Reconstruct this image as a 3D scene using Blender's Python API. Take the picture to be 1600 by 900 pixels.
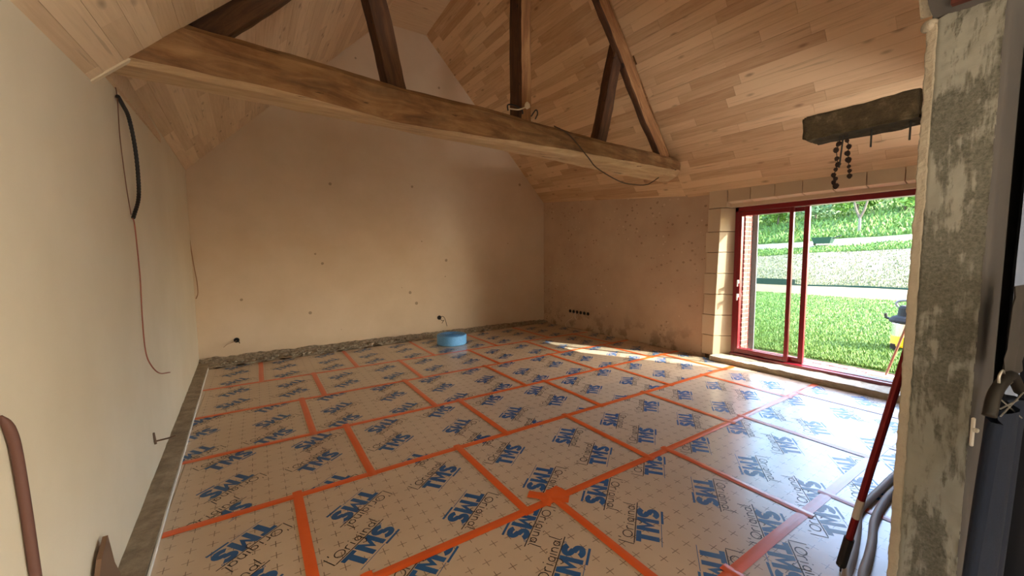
import bpy, bmesh, math, random
from mathutils import Vector, Matrix, noise as mnoise
random.seed(7)
S = bpy.context.scene
for o in list(bpy.data.objects): bpy.data.objects.remove(o)

# ------------------------------------------------------------------ camera
cam_d = bpy.data.cameras.new('camera'); cam = bpy.data.objects.new('camera', cam_d)
S.collection.objects.link(cam)
F_PX, PITCH, ROLL, YAW = 617.404, math.radians(4.66366), math.radians(-0.54915), math.radians(32.83105)
cy, sy = math.cos(YAW), math.sin(YAW); cp, sp = math.cos(PITCH), math.sin(PITCH); cr, sr = math.cos(ROLL), math.sin(ROLL)
M = (Matrix(((cr,-sr,0),(sr,cr,0),(0,0,1))) @ Matrix(((1,0,0),(0,cp,-sp),(0,sp,cp)))
     @ Matrix(((1,0,0),(0,0,-1),(0,1,0))) @ Matrix(((cy,-sy,0),(sy,cy,0),(0,0,1))))
r0, r1, r2 = M[0], -M[1], -M[2]
cam.matrix_world = Matrix(((r0[0],r1[0],r2[0],0),(r0[1],r1[1],r2[1],0),(r0[2],r1[2],r2[2],1.618),(0,0,0,1)))
cam_d.sensor_width = 36; cam_d.lens = 36*F_PX/1600; cam_d.clip_start = .02; cam_d.clip_end = 400
S.camera = cam

# ------------------------------------------------------------------ world, sun, fill lights, exposure
W = bpy.data.worlds.new('sky'); S.world = W; W.use_nodes = True
wn, wl = W.node_tree.nodes, W.node_tree.links; wn.clear()
sky = wn.new('ShaderNodeTexSky'); sky.sky_type = 'NISHITA'; sky.sun_disc = False
sky.sun_elevation = math.radians(34); sky.sun_rotation = math.radians(150); sky.dust_density = 2.0; sky.air_density = 1.0
bg = wn.new('ShaderNodeBackground'); bg.inputs['Strength'].default_value = 1.55
wo = wn.new('ShaderNodeOutputWorld')
wl.new(sky.outputs[0], bg.inputs[0]); wl.new(bg.outputs[0], wo.inputs[0])

def light(name, kind, loc, direction, energy, color=(1,1,1), **kw):
    d = bpy.data.lights.new(name, kind); o = bpy.data.objects.new(name, d); S.collection.objects.link(o)
    o.location = loc; o.rotation_euler = Vector(direction).to_track_quat('-Z', 'Y').to_euler()
    d.energy = energy; d.color = color
    for k, v in kw.items(): setattr(d, k, v)
    return o
SUN_DIR = Vector((-.54, 1, -.69))
light('sun', 'SUN', (12,-8,12), SUN_DIR, 11.5, (1,.95,.86), angle=math.radians(.6))
# fill lights added in the unseen room behind to brighten the near side
light('rear_fill', 'AREA', (.42,-3.30,.95), (0,1,.05), 12, (1,.97,.94), shape='RECTANGLE', size=.28, size_y=1.0)
light('rear_side_fill', 'AREA', (4.3,-3.36,1.55), (-1,1.0,.12), 430, (1,.965,.93), shape='RECTANGLE', size=1.8, size_y=1.5)
po = light('door_portal', 'AREA', (6.40,2.1,1.17), (-1,0,0), 1, shape='RECTANGLE', size=2.3, size_y=2.4)
po.data.cycles.is_portal = True
S.view_settings.view_transform = 'Standard'; S.view_settings.look = 'None'
S.view_settings.gamma = 1; S.view_settings.use_curve_mapping = False
S.view_settings.exposure = 0.85
S.cycles.use_denoising = True
S.cycles.blur_glossy = .1; S.cycles.caustics_reflective = True; S.cycles.max_bounces = 12; S.cycles.diffuse_bounces = 7; S.cycles.transparent_max_bounces = 24

# ------------------------------------------------------------------ helpers
def link(o, parent=None):
    S.collection.objects.link(o)
    if parent is not None: o.parent = parent
    return o
def tag(o, label=None, cat=None, group=None, kind=None):
    if label: o['label'] = label
    if cat: o['category'] = cat
    if group: o['group'] = group
    if kind: o['kind'] = kind
    return o
def empty(name, loc=(0,0,0), rz=0.0):
    o = bpy.data.objects.new(name, None); o.location = loc; o.rotation_euler = (0,0,rz); o.empty_display_size = .1
    return link(o)
def obj(name, bm, m=None, parent=None, smooth=False, origin=None):
    me = bpy.data.meshes.new(name)
    if origin is not None: bmesh.ops.translate(bm, verts=bm.verts, vec=-Vector(origin))
    bmesh.ops.recalc_face_normals(bm, faces=bm.faces)
    bm.to_mesh(me); bm.free()
    if smooth:
        for p in me.polygons: p.use_smooth = True
    if m is not None:
        for q in (m if isinstance(m, (list, tuple)) else [m]): me.materials.append(q)
    o = bpy.data.objects.new(name, me)
    if origin is not None: o.location = origin
    return link(o, parent)
def pydata(name, V, F, m, parent=None):
    me = bpy.data.meshes.new(name); me.from_pydata(V, [], F); me.materials.append(m)
    return link(bpy.data.objects.new(name, me), parent)
def box(bm, c, s, rot=None):
    d = bmesh.ops.create_cube(bm, size=1.0)['verts']
    bmesh.ops.scale(bm, verts=d, vec=s)
    if rot is not None: bmesh.ops.rotate(bm, verts=d, cent=(0,0,0), matrix=rot)
    bmesh.ops.translate(bm, verts=d, vec=c)
    return d
def hexa(bm, q):   # q: 8 points, bottom four then top four
    v = [bm.verts.new(p) for p in q]
    for f in ((0,1,2,3),(4,5,6,7),(0,1,5,4),(1,2,6,5),(2,3,7,6),(3,0,4,7)): bm.faces.new([v[i] for i in f])
    return v
def prism(bm, poly, z0, z1):
    a = [bm.verts.new((p[0],p[1],z0)) for p in poly]; b = [bm.verts.new((p[0],p[1],z1)) for p in poly]
    n = len(poly); bm.faces.new(a[::-1]); bm.faces.new(b)
    for i in range(n): bm.faces.new((a[i],a[(i+1)%n],b[(i+1)%n],b[i]))
def spline(P, n=6):
    P = [Vector(p) for p in P]
    if len(P) < 3: return P
    out = []
    for i in range(len(P)-1):
        p0 = P[i-1] if i else P[0]*2-P[1]; p1, p2 = P[i], P[i+1]; p3 = P[i+2] if i+2 < len(P) else P[-1]*2-P[-2]
        for k in range(n):
            t = k/n; out.append(.5*((2*p1)+(p2-p0)*t+(2*p0-5*p1+4*p2-p3)*t*t+(3*p1-p0-3*p2+p3)*t**3))
    return out+[P[-1]]
def tube(bm, P, r, seg=8, caps=True):
    P = [Vector(p) for p in P]; rings = []; n = None
    for i, p in enumerate(P):
        t = (P[min(i+1,len(P)-1)]-P[max(i-1,0)])
        t = t.normalized() if t.length > 1e-9 else Vector((0,0,1))
        if n is None: n = t.orthogonal().normalized()
        n = (n-t*n.dot(t)); n = n.normalized() if n.length > 1e-6 else t.orthogonal().normalized()
        b = t.cross(n); rr = r[i] if isinstance(r, (list,tuple)) else r
        rings.append([bm.verts.new(p+(n*math.cos(2*math.pi*k/seg)+b*math.sin(2*math.pi*k/seg))*rr) for k in range(seg)])
    for a, b in zip(rings, rings[1:]):
        for k in range(seg): bm.faces.new((a[k],a[(k+1)%seg],b[(k+1)%seg],b[k]))
    if caps: bm.faces.new(rings[0][::-1]); bm.faces.new(rings[-1])
def lathe(bm, prof, seg=24, c=(0,0,0)):
    c = Vector(c); rings = [[bm.verts.new(c+Vector((r*math.cos(2*math.pi*k/seg), r*math.sin(2*math.pi*k/seg), z))) for k in range(seg)] for r, z in prof]
    for a, b in zip(rings, rings[1:]):
        for k in range(seg): bm.faces.new((a[k],a[(k+1)%seg],b[(k+1)%seg],b[k]))
    bm.faces.new(rings[0][::-1]); bm.faces.new(rings[-1])
def jitter(bm, amp, scale, seed=0.0, verts=None, axes=(1,1,1)):
    for v in (verts or bm.verts):
        d = mnoise.noise_vector(v.co*scale+Vector((seed,seed*1.7,-seed)))
        v.co += Vector((d.x*axes[0], d.y*axes[1], d.z*axes[2]))*amp
def grid(bm, P00, P10, P01, P11, nu, nv):
    P00, P10, P01, P11 = map(Vector, (P00,P10,P01,P11)); V = []
    for j in range(nv+1):
        for i in range(nu+1):
            u, v = i/nu, j/nv
            V.append(bm.verts.new(P00*(1-u)*(1-v)+P10*u*(1-v)+P01*(1-u)*v+P11*u*v))
    for j in range(nv):
        for i in range(nu):
            k = j*(nu+1)+i; bm.faces.new((V[k],V[k+1],V[k+nu+2],V[k+nu+1]))
    return V
def LWx(y): return -.6044-.028*y          # the left wall's plane
def back_edge(x): return 7.17+.05*(x+.67)  # far edge of the floor panels
def beam_y(x): return 3.107+.109*x         # front face of the truss

# ------------------------------------------------------------------ materials
def srgb(c):
    return tuple((v/12.92 if v <= .04045 else ((v+.055)/1.055)**2.4) for v in (x/255 for x in c))+(1,)
class Mat:
    def __init__(s, name, base=(200,200,200), rough=.8, **kw):
        s.m = bpy.data.materials.new(name); s.m.use_nodes = True
        s.n, s.l = s.m.node_tree.nodes, s.m.node_tree.links
        s.b = s.n['Principled BSDF']; s.col(srgb(base)); s.b.inputs['Roughness'].default_value = rough
        for k, v in kw.items(): s.b.inputs[k].default_value = v
    def col(s, c):
        if hasattr(c, 'links') or hasattr(c, 'is_linked'): s.l.new(c, s.b.inputs['Base Color'])
        else: s.b.inputs['Base Color'].default_value = c
    def coord(s, kind='Object', scale=(1,1,1), off=None):
        t = s.n.new('ShaderNodeTexCoord'); mp = s.n.new('ShaderNodeMapping'); mp.inputs['Scale'].default_value = scale
        s.l.new(t.outputs[kind], mp.inputs['Vector'])
        if off is not None: s.l.new(off, mp.inputs['Location'])
        return mp.outputs[0]
    def rand(s, mul=50.0):
        i = s.n.new('ShaderNodeObjectInfo'); return s.math('MULTIPLY', i.outputs['Random'], mul)
    def math(s, op, a, b=None, c=None, clamp=False):
        n = s.n.new('ShaderNodeMath'); n.operation = op; n.use_clamp = clamp
        for k, v in enumerate((a,b,c)):
            if v is None: continue
            if hasattr(v, 'is_linked'): s.l.new(v, n.inputs[k])
            else: n.inputs[k].default_value = v
        return n.outputs[0]
    def noise(s, vec, scale=5, detail=4, rough=.55, dist=0.0):
        n = s.n.new('ShaderNodeTexNoise'); n.inputs['Scale'].default_value = scale; n.inputs['Detail'].default_value = detail
        n.inputs['Roughness'].default_value = rough; n.inputs['Distortion'].default_value = dist
        s.l.new(vec, n.inputs['Vector']); return n.outputs[0]
    def voro(s, vec, scale=5, feature='F1', rnd=1.0):
        n = s.n.new('ShaderNodeTexVoronoi'); n.feature = feature; n.inputs['Scale'].default_value = scale; n.inputs['Randomness'].default_value = rnd
        s.l.new(vec, n.inputs['Vector']); return n
    def ramp(s, fac, stops, interp='LINEAR'):
        n = s.n.new('ShaderNodeValToRGB'); r = n.color_ramp; r.interpolation = interp
        while len(r.elements) < len(stops): r.elements.new(.5)
        for e, (p, c) in zip(r.elements, stops):
            e.position = p; e.color = srgb(c) if not isinstance(c, (int,float)) else (c,c,c,1)
        s.l.new(fac, n.inputs[0]); return n.outputs[0]
    def mix(s, fac, a, b, mode='MIX'):
        n = s.n.new('ShaderNodeMix'); n.data_type = 'RGBA'; n.blend_type = mode
        for k, v in ((0,fac),(6,a),(7,b)):
            if hasattr(v, 'is_linked'): s.l.new(v, n.inputs[k])
            elif k and not isinstance(v, float): n.inputs[k].default_value = srgb(v) if len(v) == 3 else v
            else: n.inputs[k].default_value = v
        return n.outputs[2]
    def bump(s, h, strength=.3, dist=.01):
        n = s.n.new('ShaderNodeBump'); n.inputs['Strength'].default_value = strength; n.inputs['Distance'].default_value = dist
        s.l.new(h, n.inputs['Height'])
        if s.b.inputs['Normal'].is_linked: s.l.new(s.b.inputs['Normal'].links[0].from_socket, n.inputs['Normal'])
        s.l.new(n.outputs[0], s.b.inputs['Normal'])

def plain(name, c, rough=.6, **kw): return Mat(name, c, rough, **kw).m
def plaster(name, a, b, marks=.0, dark=(110,85,60)):
    k = Mat(name, a, .82); v = k.coord()
    f = k.noise(v, 1.3, 5, .6); c = k.mix(k.ramp(f, [(.3,0.0),(.7,1.0)]), a, b)
    g = k.noise(v, 60, 3, .6)
    if marks:
        vo = k.voro(v, marks); sz = k.noise(v, 3.1, 2)
        sp = k.math('LESS_THAN', vo.outputs['Distance'], k.math('MULTIPLY', k.ramp(sz, [(.36,0.0),(.56,1.0)]), .075))
        c = k.mix(k.math('MULTIPLY', sp, .6), c, dark)
    k.col(c); k.bump(g, .18, .004); k.bump(f, .25, .02)
    return k.m
M_left = plaster('lime_plaster_left', (209,195,169), (217,204,180))
M_back = plaster('lime_plaster_back', (201,178,150), (211,190,164), marks=2.4)
# right wall: patched plaster with chips, grey damp stains low down
k = Mat('chipped_plaster', (185,150,120), .85); v = k.coord()
f = k.noise(v, 1.6, 5, .6); c = k.mix(k.ramp(f, [(.3,0.0),(.7,1.0)]), (186,158,134), (203,178,153))
ch = k.voro(k.coord(scale=(1,1,1.3)), 9); den = k.ramp(k.noise(v, 1.1, 2), [(.34,0.0),(.56,1.0)])
chip = k.math('LESS_THAN', ch.outputs['Distance'], k.math('MULTIPLY', den, .21))
tone = k.ramp(ch.outputs['Color'], [(.35,(104,78,56)),(.5,(160,130,104)),(.65,(226,206,182))])
c = k.mix(k.math('MULTIPLY', chip, .5), c, tone)
sx = k.n.new('ShaderNodeSeparateXYZ'); k.l.new(k.coord(), sx.inputs[0])
low = k.ramp(k.math('MULTIPLY', sx.outputs[2], .8, clamp=True), [(.02,1.0),(.42,0.0)])
st = k.math('MULTIPLY', k.ramp(k.noise(v, 4.2, 5, .62), [(.50,0.0),(.60,1.0)]), low)
c = k.mix(k.math('MULTIPLY', st, .62), c, (108,90,72)); k.col(c)
k.bump(k.noise(v, 45, 3), .25, .005); k.bump(chip, -.5, .006); k.bump(f, .3, .02); M_right = k.m
# sawn stone blocks
k = Mat('pale_stone_block', (205,185,158), .85); v = k.coord('Object', (1,1,1), k.rand())
k.col(k.mix(k.noise(v, 2.2, 4), (196,172,143), (214,194,166))); k.bump(k.noise(v, 60, 3), .2, .004); M_stone = k.m
# kraft-faced insulation panel with printed crosses
def crosses(k, x, y, pitch=.1, half=.027, w=.0022):
    ux = k.math('SUBTRACT', k.math('FRACT', k.math('MULTIPLY', x, 1/pitch)), .5); uy = k.math('SUBTRACT', k.math('FRACT', k.math('MULTIPLY', y, 1/pitch)), .5)
    ax, ay = k.math('ABSOLUTE', ux), k.math('ABSOLUTE', uy); h, t = half/pitch, w/pitch
    p = k.math('MULTIPLY', k.math('LESS_THAN', ax, h), k.math('LESS_THAN', ay, t)); q = k.math('MULTIPLY', k.math('LESS_THAN', ay, h), k.math('LESS_THAN', ax, t))
    return k.math('MAXIMUM', p, q)
k = Mat('kraft_foil_facing', (190,158,122), .34); v = k.coord(); off = k.rand(30.0); vo = k.coord('Object', (1,1,1), off)
sx = k.n.new('ShaderNodeSeparateXYZ'); k.l.new(v, sx.inputs[0])
cc = k.mix(k.noise(vo, 2.5, 4), (188,164,138), (208,186,159))
cr_ = k.math('MULTIPLY', crosses(k, sx.outputs[0], sx.outputs[1]), k.ramp(k.noise(vo, 6, 2), [(.3,.6),(.7,.95)]))
k.col(k.mix(cr_, cc, (92,66,44)))
k.b.inputs['Specular IOR Level'].default_value = .75; k.b.inputs['Coat Weight'].default_value = .55; k.b.inputs['Coat Roughness'].default_value = .23; k.b.inputs['Coat IOR'].default_value = 1.85
k.bump(k.noise(k.coord('Object', (1,2.4,1), off), 9, 3, .5), .16, .006); k.bump(k.noise(vo, 2.3, 2), .18, .03); M_kraft = k.m
M_foam = plain('panel_foam_core', (222,200,160), .8)
k = Mat('blue_ink', (24,86,140), .5); k.b.inputs['Coat Weight'].default_value = .4; k.b.inputs['Coat Roughness'].default_value = .25
k.col(k.mix(k.noise(k.coord(), 14, 3), (20,72,124), (32,98,150))); M_blue = k.m
M_black_ink = plain('black_ink', (44,36,34), .55)
k = Mat('orange_tape', (226,92,30), .35); v = k.coord('Object', (1,1,1), k.rand())
k.col(k.mix(k.noise(v, 3.5, 3), (214,82,26), (232,104,42))); k.b.inputs['Coat Weight'].default_value = .5; k.b.inputs['Coat Roughness'].default_value = .2
k.bump(k.noise(v, 22, 3), .3, .004); M_tape = k.m
# rough concrete
def concrete(name, a, b, sc=9, st=.6):
    k = Mat(name, a, .92); v = k.coord(); f = k.noise(v, sc, 7, .7)
    k.col(k.mix(k.ramp(f, [(.32,0.0),(.68,1.0)]), a, b)); k.bump(k.noise(v, sc*6, 5, .7), st, .01); return k.m
M_conc = concrete('rough_concrete', (124,110,92), (172,156,132))
M_rubble = concrete('crumbled_mortar', (96,86,74), (196,184,164), 22, .9)
# column: trowelled cement, smoother skim over darker coarse base, vertical trowel teeth
k = Mat('trowelled_cement', (150,146,132), .9); v = k.coord()
n1 = k.noise(k.coord('Object', (1,1,.55)), 5.2, 6, .62, .4); n2 = k.noise(k.coord('Object', (26,26,2.6)), 1.7, 4, .6)
msk = k.ramp(k.math('ADD', k.math('MULTIPLY', n1, .74), k.math('MULTIPLY', n2, .26)), [(.475,0.0),(.525,1.0)])
gr = k.noise(v, 90, 5, .75); fine = k.noise(v, 7, 4)
dk = k.mix(k.ramp(gr, [(.35,0.0),(.65,1.0)]), (94,95,89), (128,129,121)); lt = k.mix(fine, (140,142,137), (160,162,156))
k.col(k.mix(msk, dk, lt)); k.bump(k.math('ADD', k.math('MULTIPLY', msk, .8), k.math('MULTIPLY', gr, k.math('SUBTRACT', 1.15, msk))), .7, .008); M_cement = k.m
k = Mat('cream_plaster_edge', (196,180,152), .9); v = k.coord(); k.col(k.mix(k.noise(v, 14, 5), (168,160,146), (196,190,176))); k.bump(k.noise(v, 70, 5), .7, .008); M_edge = k.m
M_grey = plaster('smooth_grey_plaster', (84,83,85), (92,90,91))
# woods
def wood(name, lo, hi, grain=(1,18,18), knots=True, rough=.7, per=.5, dark=(96,60,34)):
    k = Mat(name, lo, rough); r = k.rand(80.0); v = k.coord('Object', grain, r); vo = k.coord('Object', (1,1,1), r)
    g = k.noise(v, 2.0, 6, .62, .6); i = k.n.new('ShaderNodeObjectInfo')
    t = k.math('ADD', k.math('MULTIPLY', g, 1.0-per*.4), k.math('MULTIPLY', i.outputs['Random'], per), clamp=True)
    c = k.mix(k.ramp(t, [(.28,0.0),(.88,1.0)]), lo, hi)
    if knots:
        kn = k.voro(k.coord('Object', (2.4,6.5,6.5), r), 1.0); e = k.ramp(kn.outputs['Distance'], [(.05,1.0),(.16,0.0)])
        c = k.mix(k.math('MULTIPLY', e, .55), c, dark)
        sk = k.ramp(k.noise(k.coord('Object', (1.1,26,26), r), 1.3, 3), [(.64,0.0),(.70,1.0)])
        c = k.mix(k.math('MULTIPLY', sk, .28), c, dark)
    k.col(c); k.bump(g, .2, .003); return k.m
M_plank = wood('poplar_plank', (184,146,108), (226,194,154), per=.62)
M_plank_l = wood('poplar_plank_pale', (194,164,130), (224,198,164), per=.45)
M_board = plain('backing_board', (120,84,52), .9)
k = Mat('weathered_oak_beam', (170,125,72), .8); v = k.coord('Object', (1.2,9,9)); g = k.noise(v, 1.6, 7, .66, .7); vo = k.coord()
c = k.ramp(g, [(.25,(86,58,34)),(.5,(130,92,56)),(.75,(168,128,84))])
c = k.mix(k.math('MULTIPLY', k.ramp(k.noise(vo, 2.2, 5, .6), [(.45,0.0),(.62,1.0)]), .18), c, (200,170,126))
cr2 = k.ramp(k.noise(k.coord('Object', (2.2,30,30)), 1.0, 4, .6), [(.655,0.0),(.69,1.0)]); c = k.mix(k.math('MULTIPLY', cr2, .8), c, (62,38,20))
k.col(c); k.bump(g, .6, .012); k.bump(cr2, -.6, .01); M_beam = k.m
k = Mat('floor_lit_fresh_oak', (170,125,72), .8); v = k.coord('Object', (1.2,9,9)); g = k.noise(v, 1.6, 7, .66, .7); vo = k.coord()  # paler beam copy: fresher wood plus floor bounce put into the colour
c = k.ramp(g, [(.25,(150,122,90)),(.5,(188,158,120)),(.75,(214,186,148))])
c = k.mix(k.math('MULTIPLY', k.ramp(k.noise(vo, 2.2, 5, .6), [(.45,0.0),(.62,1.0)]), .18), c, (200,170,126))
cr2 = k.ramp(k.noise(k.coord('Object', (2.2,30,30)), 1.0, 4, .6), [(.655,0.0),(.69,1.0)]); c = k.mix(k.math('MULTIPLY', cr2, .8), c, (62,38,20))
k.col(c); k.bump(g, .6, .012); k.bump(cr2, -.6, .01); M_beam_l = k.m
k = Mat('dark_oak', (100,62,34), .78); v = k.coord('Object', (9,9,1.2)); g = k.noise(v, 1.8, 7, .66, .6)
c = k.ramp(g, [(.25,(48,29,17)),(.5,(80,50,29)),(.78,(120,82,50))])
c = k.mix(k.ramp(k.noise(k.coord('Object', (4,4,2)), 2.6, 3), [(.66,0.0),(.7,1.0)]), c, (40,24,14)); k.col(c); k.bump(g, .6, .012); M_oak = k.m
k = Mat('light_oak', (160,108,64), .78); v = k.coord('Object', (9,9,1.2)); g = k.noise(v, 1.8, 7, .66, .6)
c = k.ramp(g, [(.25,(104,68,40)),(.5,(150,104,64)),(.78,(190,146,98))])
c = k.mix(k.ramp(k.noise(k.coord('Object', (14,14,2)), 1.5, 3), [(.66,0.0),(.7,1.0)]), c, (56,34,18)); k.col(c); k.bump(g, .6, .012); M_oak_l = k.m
M_red = Mat('burgundy_lacquer', (128,18,32), .30); M_red.b.inputs['Coat Weight'].default_value = .3; M_red = M_red.m
M_alu = plain('aluminium', (190,190,188), .35, Metallic=.8)
M_greymetal = plain('grey_metal', (92,98,100), .45, Metallic=.3)
M_white = plain('white_plastic', (230,228,222), .45); M_black = plain('black_plastic', (26,25,26), .5)
k = Mat('window_glass', (255,255,255), .0); n = k.n; gl = n.new('ShaderNodeBsdfGlossy'); gl.inputs['Roughness'].default_value = .01
tr = n.new('ShaderNodeBsdfTransparent'); tr.inputs[0].default_value = (.93,.96,.95,1); fr = n.new('ShaderNodeLayerWeight'); fw = k.math('ADD', k.math('MULTIPLY', k.math('POWER', fr.outputs['Facing'], 5.0), .9), .035)
mx = n.new('ShaderNodeMixShader'); k.l.new(fw, mx.inputs[0]); k.l.new(tr.outputs[0], mx.inputs[1]); k.l.new(gl.outputs[0], mx.inputs[2])
k.l.new(mx.outputs[0], n['Material Output'].inputs['Surface']); M_glass = k.m
k = Mat('red_brick', (190,120,98), .9); v = k.coord('Object', (1,1,1), k.rand()); i = k.n.new('ShaderNodeObjectInfo')
k.col(k.mix(k.noise(v, 25, 3), k.ramp(i.outputs['Random'], [(0,(92,34,34)),(.6,(110,50,48)),(1,(128,70,66))]), (128,84,78))); M_brick = k.m
k = Mat('blue_foam', (92,160,214), .55); k.col(k.mix(k.noise(k.coord(), 40, 4), (70,140,205), (120,184,232))); k.bump(k.noise(k.coord(), 60, 2), .4, .004); M_foamroll = k.m

# ------------------------------------------------------------------ floor: slab, panels, lettering, tape
bm = bmesh.new(); box(bm, (2.6,2.2,-.16), (7.4,11.4,.10)); slab = obj('floor', bm, M_conc); tag(slab, kind='structure')
ROWS = [-1.02,-.015,.985,1.966,2.967,3.965,5.02,6.06,7.9]
JOINT = [1.95,1.95,1.594,.16,.643,.36,.60,-.02]
def clip(poly, a, b, c):  # keep a*x+b*y <= c
    out = []
    for i, p in enumerate(poly):
        q = poly[(i+1)%len(poly)]; dp, dq = a*p[0]+b*p[1]-c, a*q[0]+b*q[1]-c
        if dp <= 0: out.append(p)
        if dp*dq < 0:
            t = dp/(dp-dq); out.append((p[0]+(q[0]-p[0])*t, p[1]+(q[1]-p[1])*t))
    return out
LIMITS = [(-1,-.028,.6044-.138), (-.05,1,7.17+.05*.67), (1,0,5.86)]     # ledge, rubble edge, right wall
def ribbon(bm, P, w, z=0.0, closed=False):
    P = [Vector((p[0],p[1],z)) for p in P]; L = []
    for i, p in enumerate(P):
        d = (P[min(i+1,len(P)-1)]-P[max(i-1,0)]); d = d.normalized() if d.length > 1e-9 else Vector((1,0,0))
        nn = Vector((-d.y,d.x,0))*w/2; L.append((bm.verts.new(p+nn), bm.verts.new(p-nn)))
    for a, b in zip(L, L[1:]): bm.faces.new((a[1],b[1],b[0],a[0]))
def arc(cx, cy_, rx, ry, a0, a1, n=10): return [(cx+rx*math.cos(math.radians(a0+(a1-a0)*i/n)), cy_+ry*math.sin(math.radians(a0+(a1-a0)*i/n))) for i in range(n+1)]
def quad(bm, P): bm.faces.new([bm.verts.new((p[0],p[1],0)) for p in P])
def logo_blue(bm):   # the three capitals, centred, cap height .118
    h = .118; y0 = -.059; st = .031
    x = -.152                                                            # T
    quad(bm, [(x,y0+h-.026),(x+.088,y0+h-.026),(x+.088,y0+h),(x,y0+h)]); quad(bm, [(x+.026,y0),(x+.062,y0),(x+.062,y0+h-.026),(x+.026,y0+h-.026)])
    x = -.056                                                            # M
    quad(bm, [(x,y0),(x+st,y0),(x+st,y0+h),(x,y0+h)]); quad(bm, [(x+.080,y0),(x+.111,y0),(x+.111,y0+h),(x+.080,y0+h)])
    quad(bm, [(x+st,y0+h),(x+st,y0+h-.042),(x+.054,y0+.020),(x+.054,y0+.062)]); quad(bm, [(x+.054,y0+.062),(x+.054,y0+.020),(x+.082,y0+h-.042),(x+.082,y0+h)])
    cx = .105; q = h/4; rx = .030                                        # S
    P = arc(cx,y0+3*q-.003,rx,q-.010,20,270,14)+arc(cx,y0+q+.003,rx,q-.010,90,-160,14)[0:]
    ribbon(bm, P, .032)
    ribbon(bm, arc(.150,.052,.006,.006,0,360,10), .003)                  # registered mark
    quad(bm, [(.030,-.083),(.146,-.083),(.146,-.070),(.030,-.070)])      # small bar under the S
    quad(bm, [(-.160,-.072),(.025,-.072),(.025,-.0685),(-.160,-.0685)])
def logo_black(bm):  # L'Original in thin script above
    u = .058; y0 = .074; x = -.18; w = .0058
    def s(P): ribbon(bm, [(x+p[0]*u, y0+p[1]*u) for p in P], w)
    s([(.15,1.25),(0,-.1),(.25,-.12),(6.4,-.22)])                        # L with its long foot
    s([(.62,1.3),(.55,1.05)])
    for dx, strokes in ((.75,[arc(.5,.5,.48,.42,100,460,14)]), (1.95,[[(0,0),(0,.62)],arc(.28,.35,.28,.28,180,60,6)]), (2.65,[[(0,0),(.05,.62)],[(.08,.85),(.1,.95)]]),
                        (3.05,[arc(.3,.3,.28,.28,60,400,10),[(.58,.55),(.5,-.5),(.2,-.7),(0,-.5)]]), (3.9,[[(0,0),(.05,.62)],[(.08,.85),(.1,.95)]]),
                        (4.25,[[(0,0),(0,.6)],arc(.25,.3,.25,.28,180,0,8),[(.5,.3),(.5,0)]]), (5.0,[arc(.3,.3,.28,.28,40,360,10),[(.6,.58),(.6,0)]]), (5.85,[[(.15,1.2),(0,.1),(.25,0)]])):
        for P in strokes: s([(p[0]+dx,p[1]) for p in P])
def logo_mesh(fn):
    b = bmesh.new(); fn(b); me = bpy.data.meshes.new('t'); b.to_mesh(me); b.free(); return me
LB, LK = logo_mesh(logo_blue), logo_mesh(logo_black)
panels = []
YPH = [.30,.05,.05,.27,.40,.12,.33,.22]
for r in range(1, 9):
    ya, yb = ROWS[r-1], ROWS[r]
    j = JOINT[r-1]; x0 = j-1.2*math.ceil((j+1.1)/1.2)
    n = 0
    while x0 < 5.9:
        xa, xb = x0, x0+1.2; x0 = xb; n += 1
        poly = [(xa+.002,ya+.002),(xb-.002,ya+.002),(xb-.002,yb-.002),(xa+.002,yb-.002)]
        for L in LIMITS: poly = clip(poly, *L)
        if yb < 3.4: poly = clip(poly, 1, 0, 5.735)
        if len(poly) < 3: continue
        ar = abs(sum(poly[i][0]*poly[(i+1)%len(poly)][1]-poly[(i+1)%len(poly)][0]*poly[i][1] for i in range(len(poly))))/2
        if ar < .004: continue
        dz = random.uniform(-.0012,.0)
        b = bmesh.new(); prism(b, poly, -.08, dz)
        b.faces.ensure_lookup_table()
        p = obj('insulation_panel', b, [M_kraft, M_foam], slab, origin=(xa,ya,0))
        for f_ in p.data.polygons: f_.material_index = 0 if f_.normal.z > .5 else 1
        # lettering clipped to the panel
        ph = YPH[r-1]+random.choice((0,0,.02,-.02)); flip = n % 2
        for src, mt, nm in ((LB, M_blue, 'printed_lettering'), (LK, M_black_ink, 'printed_script')):
            b = bmesh.new()
            for ci, lx in enumerate((.30,.90)):
                for ri in range(-1, 4):
                    ly = ph+.42*ri
                    if ly < -.15 or ly > yb-ya+.15: continue
                    t = bmesh.new(); t.from_mesh(src); bmesh.ops.scale(t, verts=t.verts, vec=(1.06,1.08,1))
                    up = (ri+ci+flip) % 2
                    bmesh.ops.rotate(t, verts=t.verts, cent=(0,0,0), matrix=Matrix.Rotation(math.radians(38 if up else -142), 3, 'Z'))
                    bmesh.ops.translate(t, verts=t.verts, vec=(xa+lx,ya+ly,0))
                    tm = bpy.data.meshes.new('t'); t.to_mesh(tm); t.free(); b.from_mesh(tm); bpy.data.meshes.remove(tm)
            for i in range(len(poly)):
                P, Q = Vector((*poly[i],0)), Vector((*poly[(i+1)%len(poly)],0)); e = Q-P; no = Vector((e.y,-e.x,0))
                bmesh.ops.bisect_plane(b, geom=list(b.verts)+list(b.edges)+list(b.faces), plane_co=P, plane_no=no, clear_outer=True)
            if len(b.faces) == 0: b.free(); continue
            bmesh.ops.translate(b, verts=b.verts, vec=(0,0,dz+(.0005 if mt is M_blue else .0006)))
            obj(nm, b, mt, p, origin=(xa,ya,0)).location = (0,0,0)
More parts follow.
